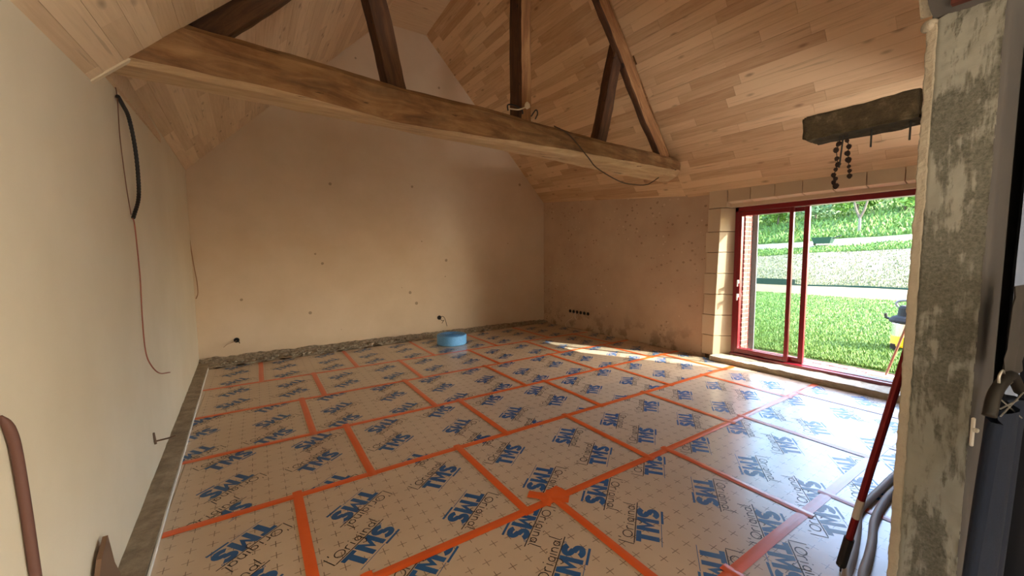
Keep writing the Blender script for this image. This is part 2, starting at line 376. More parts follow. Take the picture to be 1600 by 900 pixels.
def tape(x1, y1, x2, y2, w=.062, z=.0016, wob=.004):
    d = Vector((x2-x1,y2-y1,0)); L = d.length; d.normalize(); nn = Vector((-d.y,d.x,0)); N = max(2, int(L/.12)); sd = random.uniform(0,99)
    b = bmesh.new(); R = []
    for i in range(N+1):
        c = Vector((x1,y1,0))+d*L*i/N+nn*wob*mnoise.noise(Vector((i*.25,sd,0)))
        R.append([b.verts.new(c+nn*w*t+Vector((0,0,z+(.0022+.001*mnoise.noise(Vector((i*.4,sd,3))) if abs(t) < .2 else 0)))) for t in (-.5,-.12,.04,.5)])
    for a, c in zip(R, R[1:]):
        for q in range(3): b.faces.new((a[q],a[q+1],c[q+1],c[q]))
    t = obj('tape_strip', b, M_tape, slab); t.location.z = 0
    return t
def xl(y): return LWx(y)+.142
for yy in ROWS[1:-1]:
    tape(xl(yy), yy-.004, 5.72 if yy < 3.3 else 5.85, yy+.006, .062)
for r in range(1, 9):
    ya, yb = ROWS[r-1], ROWS[r]; j = JOINT[r-1]; x = j-1.2*math.ceil((j+1.1)/1.2)
    while x < 5.7:
        if x > xl(ya)+.08:
            yt = min(yb, back_edge(x)-.02); tape(x+random.uniform(-.006,.006), ya-.045, x+random.uniform(-.006,.006), yt+(.05 if yt == yb else 0), .058, .0034)
        x += 1.2
tape(1.47,2.10,1.66,1.90, .075, .0050); tape(1.50,1.98,1.70,2.02, .11, .0046); tape(1.49,1.93,1.62,2.05,.06,.0054)
tape(.33,1.99,.36,1.87, .062, .0052); tape(5.25,3.00,5.62,2.93,.05,.005)

# ledges round the floor
bm = bmesh.new(); V = grid(bm, (LWx(-.2)-.05,-.2,.035),(LWx(-.2)+.127,-.2,.030),(LWx(7.7)-.05,7.7,.035),(LWx(7.7)+.127,7.7,.030), 6, 90)
jitter(bm, .012, 7, 3.0, axes=(.25,.25,1)); e = [x for x in bm.edges if x.is_boundary]
r_ = bmesh.ops.extrude_edge_only(bm, edges=e); 
for g_ in r_['geom']:
    if isinstance(g_, bmesh.types.BMVert): g_.co.z = -.11
obj('baseboard_left', bm, M_conc)
bpy.data.objects['baseboard_left']['kind'] = 'structure'; bpy.data.objects['baseboard_left']['label'] = 'bare concrete strip along the foot of the left wall'
bm = bmesh.new()
P = [(LWx(y)+.133+.004*mnoise.noise(Vector((y*2,0,0))), y, .024+.006*mnoise.noise(Vector((y*3,5,0)))) for y in [i*.1-.2 for i in range(75)]]
for a, b_ in zip(P, P[1:]):
    hexa(bm, [(a[0]-.004,a[1],-.08),(a[0]+.004,a[1],-.08),(b_[0]+.004,b_[1],-.08),(b_[0]-.004,b_[1],-.08),(a[0]-.004,a[1],a[2]),(a[0]+.004,a[1],a[2]),(b_[0]+.004,b_[1],b_[2]),(b_[0]-.004,b_[1],b_[2])])
tag(obj('expansion_strip', bm, plain('white_foam_strip', (226,222,212), .6)), 'thin white foam strip between floor panels and left concrete ledge', 'edge strip')
bm = bmesh.new(); grid(bm, (-.7,back_edge(-.7)+.02,.004),(5.95,back_edge(5.95)+.02,.004),(-.85,7.74,.075),(6.0,7.74,.055), 150, 12)
jitter(bm, .022, 9, 1.0, axes=(.3,.4,1)); jitter(bm, .020, 34, 2.0, axes=(.3,.3,1))
tag(obj('baseboard_back', bm, M_rubble), 'crumbling mortar ledge along the foot of the back wall', kind='structure')
bm = bmesh.new()
for i in range(170):
    x = random.uniform(-.5,3.0) if i % 3 else random.uniform(-.5,5.8); y = back_edge(x)+random.uniform(-.02,.16); s_ = random.uniform(.012,.035)
    d = bmesh.ops.create_icosphere(bm, subdivisions=1, radius=s_)['verts']
    for v_ in d: v_.co = Vector((v_.co.x*random.uniform(.7,1.3), v_.co.y, v_.co.z*.7))+Vector((x,y,.05))
tag(obj('rubble', bm, M_rubble), 'crumbs of broken mortar along the foot of the back wall', 'rubble', kind='stuff')

# ------------------------------------------------------------------ walls
bm = bmesh.new(); hexa(bm, [(LWx(-3.4)-.3,-3.4,-.11),(LWx(-3.4),-3.4,-.11),(LWx(8),8,-.11),(LWx(8)-.3,8,-.11),(LWx(-3.4)-.3,-3.4,3.0),(LWx(-3.4),-3.4,3.0),(LWx(8),8,3.0),(LWx(8)-.3,8,3.0)])
tag(obj('wall_left', bm, M_left), 'smooth pale plastered left wall', kind='structure')
bm = bmesh.new()
pl = [(-1.0,-.1),(6.2,-.1),(6.2,2.9),(3.2,6.0),(2.1,6.0),(-1.0,2.95)]
a = [bm.verts.new((x,7.7,z)) for x, z in pl]; b_ = [bm.verts.new((x,8.0,z)) for x, z in pl]
bm.faces.new(a); bm.faces.new(b_[::-1])
for i in range(len(pl)): bm.faces.new((a[i],a[(i+1)%len(pl)],b_[(i+1)%len(pl)],b_[i]))
tag(obj('wall_back', bm, M_back), 'tall plastered gable wall at the end of the room', kind='structure')
# right wall: plastered stretch, then stone surround with the sliding door
bm = bmesh.new(); box(bm, (6.15,5.62,1.4), (.5,4.2,3.2)); bmesh.ops.subdivide_edges(bm, edges=bm.edges, cuts=6, use_grid_fill=True)
wr = obj('wall_right', bm, M_right); tag(wr, 'chipped and damp-stained plaster wall left of the sliding door', kind='structure')
Y0, Y1 = .95, 3.33                 # the opening on the inside
bm = bmesh.new(); box(bm, (6.17,2.1,2.72), (.52,2.85,.44)); box(bm, (6.17,-.2,1.4), (.50,2.3,3.0)); box(bm, (6.32,3.39,1.2), (.18,.26,2.7))
obj('masonry', bm, plain('joint_mortar', (120,100,78), .95), wr)
def block(name, poly, n_off, m=M_stone, bev=.004):
    """poly: eight corners"""
    b = bmesh.new(); hexa(b, poly); bmesh.ops.recalc_face_normals(b, faces=b.faces)
    bmesh.ops.bevel(b, geom=b.edges[:], offset=bev, segments=1, affect='EDGES')
    c = sum((Vector(p) for p in poly), Vector())/8
    return obj(name, b, m, wr, origin=c)
# left jamb: stacked blocks, splayed reveal
zs = [.05,.36,.68,1.0,1.32,1.64,1.95,2.30]
def jy(z): return 3.385-.065*z/2.3        # inner arris leans
for i in range(7):
    z0, z1 = zs[i]+.004, zs[i+1]-.004; w0 = 3.62 if i % 2 == 0 else 3.50
    w0 = 3.56+.02*(i%2)-.02*z0
    block('stone_block', [(5.868,jy(z0),z0),(6.10,3.20,z0),(6.10,w0,z0),(5.868,w0,z0),(5.868,jy(z1),z1),(6.10,3.20,z1),(6.10,w0,z1),(5.868,w0,z1)], 0)
# lintel voussoirs
x_j = [3.56-.02*2.3,3.23,2.91,2.60,2.28,1.96,1.65,1.33,1.01,.70,.40]
for i in range(len(x_j)-1):
    ya, yb = x_j[i]-.004, x_j[i+1]+.004; lo0, lo1 = 2.375, 2.292
    if i == 0: lo0 = 2.305; lo1 = 2.305
    block('stone_block', [(5.868,yb,lo0),(6.23,yb,lo1),(6.23,ya,lo1),(5.868,ya,lo0),(5.868,yb,2.80),(6.23,yb,2.80),(6.23,ya,2.80),(5.868,ya,2.80)], 0)
# sill
bm = bmesh.new(); grid(bm, (5.745,.3,.072),(6.3,.3,.09),(5.745,3.36,.072),(6.3,3.36,.09), 4, 60)
e = [x for x in bm.edges if x.is_boundary]; r_ = bmesh.ops.extrude_edge_only(bm, edges=e)
for g_ in r_['geom']:
    if isinstance(g_, bmesh.types.BMVert): g_.co.z = -.1
jitter(bm, .010, 11, 2.0); jitter(bm, .006, 40, 2.0)
obj('door_sill', bm, [concrete('sill_concrete', (176,160,134), (206,194,170), 14, .7)], wr)
# exterior brick reveal, its courses, and the shutter rail
for i in range(33):
    z = .0+i*.07
    for q in range(2):
        ln = (.11,.10) if i % 2 else (.10,.11)
        b = bmesh.new(); xs = 6.235+(0 if q == 0 else ln[0]+.008); box(b, (xs+ln[q]/2,3.19,z+.03), (ln[q],.10,.06))
        obj('brick', b, M_brick, wr, origin=(xs+ln[q]/2,3.19,z+.03))
bm = bmesh.new(); box(bm, (6.33,3.25,1.15), (.19,.21,2.4)); obj('mortar_bed', bm, plain('pale_mortar', (190,178,162), .9), wr)
bm = bmesh.new(); box(bm, (6.53,.45,1.4), (.16,.86,3.0)); obj('sun_blocker', bm, M_stone, wr)  # unseen pier, added to cut off the sun patch on the floor
bm = bmesh.new(); box(bm, (6.11,2.0,2.345), (.28,2.7,.085)); obj('outer_lintel', bm, M_stone, wr)

# ------------------------------------------------------------------ sliding door
def bar(bm, x, y0, y1, z0, z1, dx): box(bm, (x,(y0+y1)/2,(z0+z1)/2), (dx,y1-y0,z1-z0))
bm = bmesh.new(); bar(bm, 6.135, 3.155, 3.205, .09, 2.30, .15); bar(bm, 6.135, .96, 3.205, 2.235, 2.30, .15); bar(bm, 6.135, .96, 1.02, .09, 2.30, .15); bar(bm, 6.115, .96, 3.205, .075, .115, .19)
bmesh.ops.bevel(bm, geom=bm.edges[:], offset=.004, segments=1, affect='EDGES')
door = obj('door_1', bm, M_red); tag(door, 'burgundy framed sliding glass door to the garden', kind='structure')
def leaf(y0, y1, x, st=.052, d=.045):
    b = bmesh.new(); z0, z1 = .118, 2.232
    bar(b, x, y1-st, y1, z0, z1, d); bar(b, x, y0, y0+st, z0, z1, d); bar(b, x, y0+st, y1-st, z1-.06, z1, d); bar(b, x, y0+st, y1-st, z0, z0+.07, d)
    bmesh.ops.bevel(b, geom=b.edges[:], offset=.003, segments=1, affect='EDGES')
    l = obj('door_leaf', b, M_red, door)
    b = bmesh.new(); bar(b, x, y0+st-.005, y1-st+.005, z0+.06, z1-.05, .006); obj('glass_pane', b, M_glass, l)
    return l
la = leaf(2.44,3.158,6.085, .048); lb = leaf(2.285,3.20,6.160, .060)
for z in (1.20,.99):
    b = bmesh.new(); box(b, (6.045,3.123,z), (.035,.018,.05)); box(b, (6.022,3.123,z-.022), (.012,.02,.10)); bmesh.ops.bevel(b, geom=b.edges[:], offset=.004, segments=2, affect='EDGES')
    obj('handle', b, M_white, la)
for x in (6.105,6.135,6.165,6.195):
    b = bmesh.new(); bar(b, x, 1.02, 2.28, .112, .124, .008); obj('track_rail', b, M_alu, door)
bm = bmesh.new(); box(bm, (6.465,3.125,1.15), (.035,.05,2.5)); box(bm, (6.465,3.085,1.15), (.022,.030,2.5)); box(bm, (6.49,3.15,1.15), (.02,.10,2.5))
tag(obj('shutter_rail', bm, M_greymetal), 'grey metal shutter rail outside the door beside the brick jamb', 'rail')

# ------------------------------------------------------------------ plank ceilings
def slope_surface(name, label, A, B, C_, D, rows, mat, minl, maxl, thick=.018, v0=0.0):
    """A,B: eave near, eave far; C_,D: top near, top far.  Planks run from near to far."""
    A, B, C_, D = map(Vector, (A,B,C_,D))
    nn = (B-A).cross(C_-A).normalized()
    if nn.z > 0: nn = -nn                     # faces down into the room
    b = bmesh.new(); o_ = -nn*.035; grid(b, A+o_, B+o_, C_+o_, D+o_, 12, 12); grid(b, A+o_*3, B+o_*3, C_+o_*3, D+o_*3, 12, 12)
    root = obj(name, b, M_board); tag(root, label, kind='structure')
    for i in range(rows):
        t0, t1 = i/rows, (i+1)/rows
        P0, P1 = A.lerp(C_, t0), A.lerp(C_, t1); Q0, Q1 = B.lerp(D, t0), B.lerp(D, t1)
        L = ((Q0+Q1)/2-(P0+P1)/2).length; s = -random.uniform(0,maxl*.8)
        while s < L:
            ln = random.uniform(minl,maxl); s0, s1 = max(0,s), min(L,s+ln); s += ln
            if s1-s0 < .05: continue
            f0, f1 = (s0+.0006)/L, (s1-.0006)/L; w = .0007; up = random.uniform(0,.002)
            pts = [P0.lerp(Q0,f0), P0.lerp(Q0,f1), P1.lerp(Q1,f1), P1.lerp(Q1,f0)]
            e = (pts[3]-pts[0]).normalized()*w; pts = [pts[0]+e, pts[1]+e, pts[2]-e, pts[3]-e]
            c = sum(pts, Vector())/4; ax = (pts[1]-pts[0]).normalized(); az = -nn; ay = az.cross(ax).normalized(); ax = ay.cross(az)
            R = Matrix((ax,ay,az)).transposed()
            loc = [R.transposed() @ (p-c) for p in pts]
            lo = [(p.x,p.y,p.z-up) for p in loc]; hi = [(p.x,p.y,p.z+thick) for p in loc]
            me = bpy.data.meshes.new('plank'); me.from_pydata(lo+hi, [], [(3,2,1,0),(4,5,6,7),(0,1,5,4),(1,2,6,5),(2,3,7,6),(3,0,4,7)]); me.materials.append(mat)
            o = bpy.data.objects.new('plank', me); o.matrix_world = Matrix.Translation(c) @ R.to_4x4(); link(o, root)
    return root
def seam(x): return 3.28+.109*x
slope_surface('ceiling', 'boarded ceiling slope above the right wall, beyond the truss', (5.95,seam(5.95),2.50),(6.02,7.72,2.76),(2.95,seam(2.95),5.90),(2.98,7.72,5.98), 38, M_plank, .45, 1.7)
slope_surface('ceiling', 'boarded ceiling slope above the sliding door', (5.95,.2,2.42),(5.95,seam(5.95),2.475),(2.95,.2,5.82),(2.95,seam(2.95),5.875), 38, M_plank, .6, 2.0)
slope_surface('ceiling', 'boarded ceiling slope above the left wall, beyond the truss', (-.78,3.12,2.80),(-.90,7.72,2.86),(2.22,3.45,5.95),(2.22,7.72,5.98), 36, M_plank_l, .6, 2.2)
slope_surface('ceiling', 'lower boarded ceiling slope at the near left', (-.66,.2,2.325),(-.72,3.045,2.545),(2.3,.2,5.34),(2.3,3.36,5.55), 36, M_plank_l, .7, 2.2)
bm = bmesh.new(); hexa(bm, [(2.0,.1,5.15),(3.2,.1,5.4),(3.2,3.45,5.5),(2.0,3.45,5.4),(2.0,.1,5.25),(3.2,.1,5.5),(3.2,3.45,5.6),(2.0,3.45,5.5)])
tag(obj('ceiling', bm, M_plank_l), 'boarded strip along the ridge nearest the opening', kind='structure')
bm = bmesh.new(); hexa(bm, [(2.15,3.3,5.93),(3.05,3.3,5.93),(3.05,7.72,5.93),(2.15,7.72,5.93),(2.15,3.3,6.0),(3.05,3.3,6.0),(3.05,7.72,6.0),(2.15,7.72,6.0)])
tag(obj('ceiling', bm, M_plank_l), 'flat boarded strip along the ridge', kind='structure')
bm = bmesh.new(); hexa(bm, [(-.72,3.046,2.534),(-.50,3.068,2.752),(-.50,3.10,2.752),(-.72,3.08,2.534),(-.72,3.042,2.555),(-.50,3.064,2.775),(-.50,3.10,2.775),(-.72,3.08,2.555)])
tag(obj('trim_1', bm, plain('whitish_batten', (206,188,158), .7)), 'pale edge board where the near ceiling stops at the beam', kind='structure')
bm = bmesh.new(); hexa(bm, [(LWx(3.3)-.01,3.3,2.70),(LWx(3.3)+.028,3.3,2.70),(LWx(5.4)+.006,5.4,2.80),(LWx(5.4)-.01,5.4,2.80),(LWx(3.3)-.01,3.3,2.90),(LWx(3.3)+.028,3.3,2.90),(LWx(5.4)+.006,5.4,2.86),(LWx(5.4)-.01,5.4,2.86)])
tag(obj('trim_2', bm, M_plank_l), 'narrow tapering board between left wall and ceiling', kind='structure')

bm = bmesh.new()
for sg in (1,-1):
    ex = 2.6+sg*3.90; hexa(bm, [(ex,-3.8,2.75),(2.6-sg*.1,-3.8,6.62),(2.6-sg*.1,8.3,6.62),(ex,8.3,2.75),(ex,-3.8,2.83),(2.6-sg*.1,-3.8,6.74),(2.6-sg*.1,8.3,6.74),(ex,8.3,2.83)])
hexa(bm, [(-1.5,-3.6,2.8),(6.7,-3.6,2.8),(6.7,-3.5,2.8),(-1.5,-3.5,2.8),(2.55,-3.6,6.6),(2.65,-3.6,6.6),(2.65,-3.5,6.6),(2.55,-3.5,6.6)])
tag(obj('roof', bm, plain('roof_slate', (84,84,90), .8)), 'outer roof above the boarded ceilings', kind='structure')  # unseen roof, added to stop sun leaks; its eave shapes the sun patch
# ------------------------------------------------------------------ roof truss
def timber(name, A, B, w, d, side, m, parent, amp=.012, n=26, seed=1.0, prof=None, taper=1.0):
    """a hewn timber from A to B: w across 'side', d the other way"""
    A, B = Vector(A), Vector(B); t = (B-A).normalized(); s = Vector(side); s = (s-t*s.dot(t)).normalized(); u = t.cross(s)
    b = bmesh.new(); R = []; K = 5; L = (B-A).length
    for i in range(n+1):
        f = i/n; k = 1+(taper-1)*f; ring = []
        for e in range(4):
            for q in range(K):
                p = -1+2*q/K
                a_, b2 = ((p,-1),(1,p),(-p,1),(-1,-p))[e]
                rr = .93 if (abs(a_) > .99 and abs(b2) > .99) else 1.0
                ring.append(b.verts.new((a_*rr*w/2*k, b2*rr*d/2*k, L*f)))
        R.append(ring)
    N = len(R[0])
    for r1_, r2_ in zip(R, R[1:]):
        for q in range(N): b.faces.new((r1_[q],r1_[(q+1)%N],r2_[(q+1)%N],r2_[q]))
    b.faces.new(R[0][::-1]); b.faces.new(R[-1])
    for v_ in b.verts:
        v_.co += mnoise.noise_vector(v_.co*1.6+Vector((seed,0,0)))*amp*1.6+mnoise.noise_vector(v_.co*9+Vector((seed,3,0)))*amp*.45
    o = obj(name, b, m, parent, smooth=False); o.matrix_world = Matrix.Translation(A) @ Matrix((s,u,t)).transposed().to_4x4()
    return o
def paint_face_light(o, m, test):
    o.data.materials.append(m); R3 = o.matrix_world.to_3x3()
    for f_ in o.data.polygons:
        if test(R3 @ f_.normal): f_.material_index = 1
truss = empty('roof_truss', (2.4,3.4,2.7))
tag(truss, 'old hewn oak roof truss crossing the room under the boarded ceiling', 'roof truss')
truss.location = (0,0,0)
# tie beam: hexagonal hewn section, light worn arris and painted floor bounce below
b = bmesh.new(); R = []; N = 90
for i in range(N+1):
    x = -.78+(5.49+.78)*i/N; f = i/N; yf = beam_y(x); dpt = .31-.04*f
    lo_f = 2.715 if x < .5 else 2.715+(-.05 if x < 1.6 else -.05+.18*min(1,(x-1.6)/3.6))
    lo_f = 2.72-.055*math.exp(-((x-1.1)/.8)**2)+.13*max(0,(x-1.8)/3.7)
    lo_b = 2.715-.005*f; top = 3.005+.035*max(0,(x-3.5)/2)-.02*math.exp(-((x-1.2)/.7)**2)
    rd = .05*max(0,1-(1-f)/.02)*1.0
    pts = [(0,lo_f+.02),(.0,top-.045),(.035,top),(dpt-.04,top),(dpt,top-.05),(dpt,lo_b+.05),(dpt-.03,lo_b),(.06,(lo_f*.55+lo_b*.45)-.005)]
    cz = (top+lo_b)/2; ring = []
    for k_ in range(len(pts)):
        p, q = pts[k_], pts[(k_+1)%len(pts)]
        for h_ in range(3):
            yy = p[0]+(q[0]-p[0])*h_/3; zz = p[1]+(q[1]-p[1])*h_/3
            if f > .97: s_ = 1-.35*((f-.97)/.03)**2; yy = dpt/2+(yy-dpt/2)*s_; zz = cz+(zz-cz)*s_
            ring.append(b.verts.new((x, yf+yy, zz)))
    R.append(ring)
n_ = len(R[0])
for r1_, r2_ in zip(R, R[1:]):
    for q in range(n_): b.faces.new((r1_[q],r1_[(q+1)%n_],r2_[(q+1)%n_],r2_[q]))
b.faces.new(R[0][::-1]); b.faces.new(R[-1])
for v_ in b.verts: v_.co += mnoise.noise_vector(Vector((v_.co.x*1.3,v_.co.y*3,v_.co.z*3)))*.014+mnoise.noise_vector(Vector((v_.co.x*5,v_.co.y*14,v_.co.z*14)))*.008
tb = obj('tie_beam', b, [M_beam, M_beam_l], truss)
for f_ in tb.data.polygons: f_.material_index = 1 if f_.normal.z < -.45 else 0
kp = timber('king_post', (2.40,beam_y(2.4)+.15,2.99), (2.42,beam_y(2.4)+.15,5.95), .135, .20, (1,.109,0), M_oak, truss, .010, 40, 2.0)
paint_face_light(kp, M_oak_l, lambda v: v.y < -.6)  # front face painted lighter, as the lit side
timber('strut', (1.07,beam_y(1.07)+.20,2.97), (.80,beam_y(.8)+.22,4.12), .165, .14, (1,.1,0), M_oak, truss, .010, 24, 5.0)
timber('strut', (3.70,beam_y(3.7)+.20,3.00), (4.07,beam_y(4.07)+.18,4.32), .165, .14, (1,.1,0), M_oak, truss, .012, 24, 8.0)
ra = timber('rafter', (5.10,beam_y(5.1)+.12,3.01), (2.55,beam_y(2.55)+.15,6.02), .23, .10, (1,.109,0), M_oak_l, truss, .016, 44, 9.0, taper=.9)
paint_face_light(ra, M_oak, lambda v: v.x < -.5)  # left face painted darker, as the shaded side
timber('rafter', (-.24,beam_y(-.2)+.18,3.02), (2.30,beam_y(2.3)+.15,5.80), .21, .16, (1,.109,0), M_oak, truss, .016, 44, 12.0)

# ------------------------------------------------------------------ front partition: cement jamb beside the camera
bm = bmesh.new(); grid(bm, (2.0,.25,-.1),(2.0,.41,-.1),(2.0,.25,2.46),(2.0,.41,2.405), 22, 240)
jitter(bm, .004, 30, 1.0, axes=(1,.3,.3)); jitter(bm, .003, 90, 3.0, axes=(1,.2,.2))
for v_ in bm.verts:
    if v_.co.y > .398: v_.co.y += .006*mnoise.noise(Vector((v_.co.z*26,1,0))); v_.co.x += .012
wf = obj('wall_front', bm, M_cement, smooth=True); tag(wf, 'rough cement-rendered jamb of the opening beside the camera', kind='structure')
bm = bmesh.new(); hexa(bm, [(2.012,.26,-.1),(5.9,.26,-.1),(5.9,.415,-.1),(2.012,.415,-.1),(2.012,.26,2.5),(5.9,.26,2.5),(5.9,.415,2.5),(2.012,.415,2.5)]); obj('core', bm, M_grey, wf)
# rounded plaster return on the near side
bm = bmesh.new(); prof = [(2.0,.252),(2.004,.243),(2.014,.238),(2.05,.236),(2.20,.236),(2.28,.238),(2.32,.245),(2.34,.26)]
a = [[bm.verts.new((x,y,z)) for x, y in prof] for z in (-.1,1.2,2.6)]
for p, q in zip(a, a[1:]):
    for i in range(len(prof)-1): bm.faces.new((p[i],p[i+1],q[i+1],q[i]))
obj('plaster_return', bm, M_grey, wf, smooth=True)
# cream edge plaster on the far arris
bm = bmesh.new(); V = grid(bm, (1.998,.398,-.1),(2.004,.428,-.1),(1.998,.398,2.40),(2.004,.424,2.40), 6, 240)
jitter(bm, .0035, 26, 4.0); jitter(bm, .002, 80, 2.0)
e = [x for x in bm.edges if x.is_boundary]; r_ = bmesh.ops.extrude_edge_only(bm, edges=e)
for g_ in r_['geom']:
    if isinstance(g_, bmesh.types.BMVert): g_.co.x += .06
obj('plaster_edge', bm, M_edge, wf, smooth=True)
bm = bmesh.new(); bmesh.ops.create_icosphere(bm, subdivisions=3, radius=.03); bmesh.ops.scale(bm, verts=bm.verts, vec=(.8,.75,.75)); jitter(bm, .006, 40); bmesh.ops.translate(bm, verts=bm.verts, vec=(2.012,.418,2.402))
obj('plaster_lump', bm, M_edge, wf, smooth=True)
# springing of the opening's head
bm = bmesh.new(); V = grid(bm, (2.005,.26,2.40),(2.005,.415,2.42),(1.55,.26,2.93),(1.55,.415,2.95), 10, 30); jitter(bm, .01, 14); jitter(bm, .004, 60)
obj('opening_head', bm, M_grey, wf, smooth=True)
bm = bmesh.new(); hexa(bm, [(2.02,.405,2.43),(1.55,.405,2.96),(1.55,.445,2.99),(2.02,.445,2.44),(2.2,.405,2.6),(1.7,.405,3.1),(1.7,.445,3.1),(2.2,.445,2.6)]); bmesh.ops.subdivide_edges(bm, edges=bm.edges, cuts=5, use_grid_fill=True); jitter(bm, .008, 18)
obj('plaster_edge', bm, M_edge, wf)
bm = bmesh.new(); box(bm, (1.985,.32,2.452), (.05,.09,.05)); jitter(bm, .006, 30); obj('brick', bm, plain('dark_red_brick', (92,48,42), .9), wf)
bm = bmesh.new(); hexa(bm, [(-.9,.26,2.95),(5.9,.26,2.95),(5.9,.42,2.95),(-.9,.42,2.95),(-.9,.26,6.2),(5.9,.26,6.2),(5.9,.42,6.2),(-.9,.42,6.2)]); obj('wall_above', bm, M_grey, wf)
# room behind the camera (never in frame): shell with two openings added for the fill lights
bm = bmesh.new(); box(bm, (2.6,-1.6,2.98), (7.0,3.8,.06)); tag(obj('ceiling', bm, M_left), 'plain ceiling of the room behind the camera', kind='structure')
bm = bmesh.new(); box(bm, (-.36,-3.45,1.4), (1.28,.1,3.2)); box(bm, (1.98,-3.45,1.4), (2.84,.1,3.2)); box(bm, (5.6,-3.45,1.4), (.8,.1,3.2)); box(bm, (4.3,-3.45,2.65), (1.8,.1,.7)); box(bm, (4.3,-3.45,.3), (1.8,.1,1.0)); box(bm, (.42,-3.45,2.25), (.28,.1,1.5)); box(bm, (.42,-3.45,.15), (.28,.1,.7))
tag(obj('wall_rear', bm, M_left), 'rear wall of the room behind the camera', kind='structure')
bm = bmesh.new(); box(bm, (5.95,-1.5,1.4), (.1,3.9,3.2)); tag(obj('wall_side', bm, M_left), 'side wall of the room behind the camera', kind='structure')
bm = bmesh.new()
for c_, s_ in (((4.3,-3.45,.825),(1.8,.06,.05)),((4.3,-3.45,2.275),(1.8,.06,.05)),((3.425,-3.45,1.55),(.05,.06,1.5)),((5.175,-3.45,1.55),(.05,.06,1.5)),((4.3,-3.45,1.55),(.05,.06,1.5))): box(bm, c_, s_)
wi = obj('fill_window', bm, M_white); tag(wi, 'white framed window added around the rear fill light', kind='structure')  # unseen window, added to house the side fill light
bm = bmesh.new(); box(bm, (4.3,-3.46,1.55), (1.7,.006,1.42)); obj('glass_pane', bm, M_glass, wi)
# white plastic peg in the jamb edge
bm = bmesh.new(); box(bm, (2.002,.243,1.01), (.010,.010,.10)); box(bm, (1.996,.235,1.02), (.018,.014,.012)); bmesh.ops.bevel(bm, geom=bm.edges[:], offset=.003, segments=1, affect='EDGES')
tag(obj('wall_peg', bm, M_white), 'small white plastic peg stuck in the near edge of the cement jamb', 'peg')

# stone stub with garlands
bm = bmesh.new(); box(bm, (2.08,.605,2.148), (.16,.37,.10)); bmesh.ops.subdivide_edges(bm, edges=bm.edges, cuts=12, use_grid_fill=True)
bmesh.ops.bevel(bm, geom=[e for e in bm.edges if e.calc_face_angle(0) > 1], offset=.012, segments=2, affect='EDGES'); jitter(bm, .005, 9, 5); jitter(bm, .004, 40, 2)
k = Mat('mossy_stone', (88,72,50), .95); v = k.coord(); k.col(k.ramp(k.noise(v, 16, 7, .7), [(.3,(50,42,30)),(.55,(76,66,50)),(.72,(120,110,90))])); k.bump(k.noise(v, 60, 5, .7), .8, .01)
tag(obj('stone_bracket', bm, k.m), 'dark rough stone stub jutting from the cement jamb near the ceiling', 'bracket')
M_cone = plain('dark_pine_cone', (42,24,16), .8)
def cone_bm(r):
    b = bmesh.new(); n = 0
    for ring in range(5):
        z = r*(.75-ring*.36); rr = r*(.5,.95,1.0,.85,.5)[ring]
        for q in range(8):
            a = 2*math.pi*(q+.5*(ring%2))/8; d = bmesh.ops.create_cone(b, segments=4, radius1=r*.34, radius2=r*.08, depth=r*.55, cap_ends=True)['verts']
            Rm = Matrix.Rotation(a, 3, 'Z') @ Matrix.Rotation(math.radians(70), 3, 'Y')
            bmesh.ops.rotate(b, verts=d, cent=(0,0,0), matrix=Rm); bmesh.ops.translate(b, verts=d, vec=(rr*.68*math.cos(a),rr*.68*math.sin(a),z))
    bmesh.ops.create_icosphere(b, subdivisions=2, radius=r*.68); return b
def garland(x, P, label):
    g = empty('garland', (0,0,0)); tag(g, label, 'garland', 'pine cone garlands under the stone stub')
    b = bmesh.new(); tube(b, [(x,P[0][0],2.11)]+[(x,y,z) for y, z, r in P], .0015, 5); obj('string', b, M_black, g)
    for y, z, r in P:
        c = obj('pine_cone', cone_bm(r*.92), M_cone, g); c.location = (x+random.uniform(-.004,.004),y,z); c.rotation_euler = (random.uniform(-.5,.5),random.uniform(-.5,.5),random.uniform(0,3))
garland(2.05, [(0.672,2.066,.012),(0.680,2.042,.013),(0.676,2.007,.010),(0.672,1.983,.012),(0.678,1.963,.009),(0.684,1.941,.011),(0.678,1.925,.010),(0.684,1.912,.010),(0.675,1.895,.013)], 'longer string of dark pine cones hanging lowest below the stone stub')
garland(2.05, [(0.645,2.072,.009),(0.638,2.047,.011),(0.642,2.021,.012),(0.637,1.994,.013),(0.636,1.968,.008),(0.633,1.950,.009),(0.632,1.929,.011)], 'shorter string of round dark pine cones below the stone stub')
bm = bmesh.new(); tube(bm, [(2.05,.658,2.11),(2.05,.6675,1.969)], .003, 6); tag(obj('hanging_rod', bm, M_black), 'thin dark rod hanging between the two pine cone garlands', 'rod')
for y, lab in ((.570,'thin black hook under the stone stub, nearer the garlands'),(.460,'thin black hook under the stone stub, nearer the jamb')):
    bm = bmesh.new(); tube(bm, [(2.05,y,2.10),(2.05,y,2.03)], .003, 6); tag(obj('hook', bm, M_black), lab, 'hook', 'hooks under the stone stub')

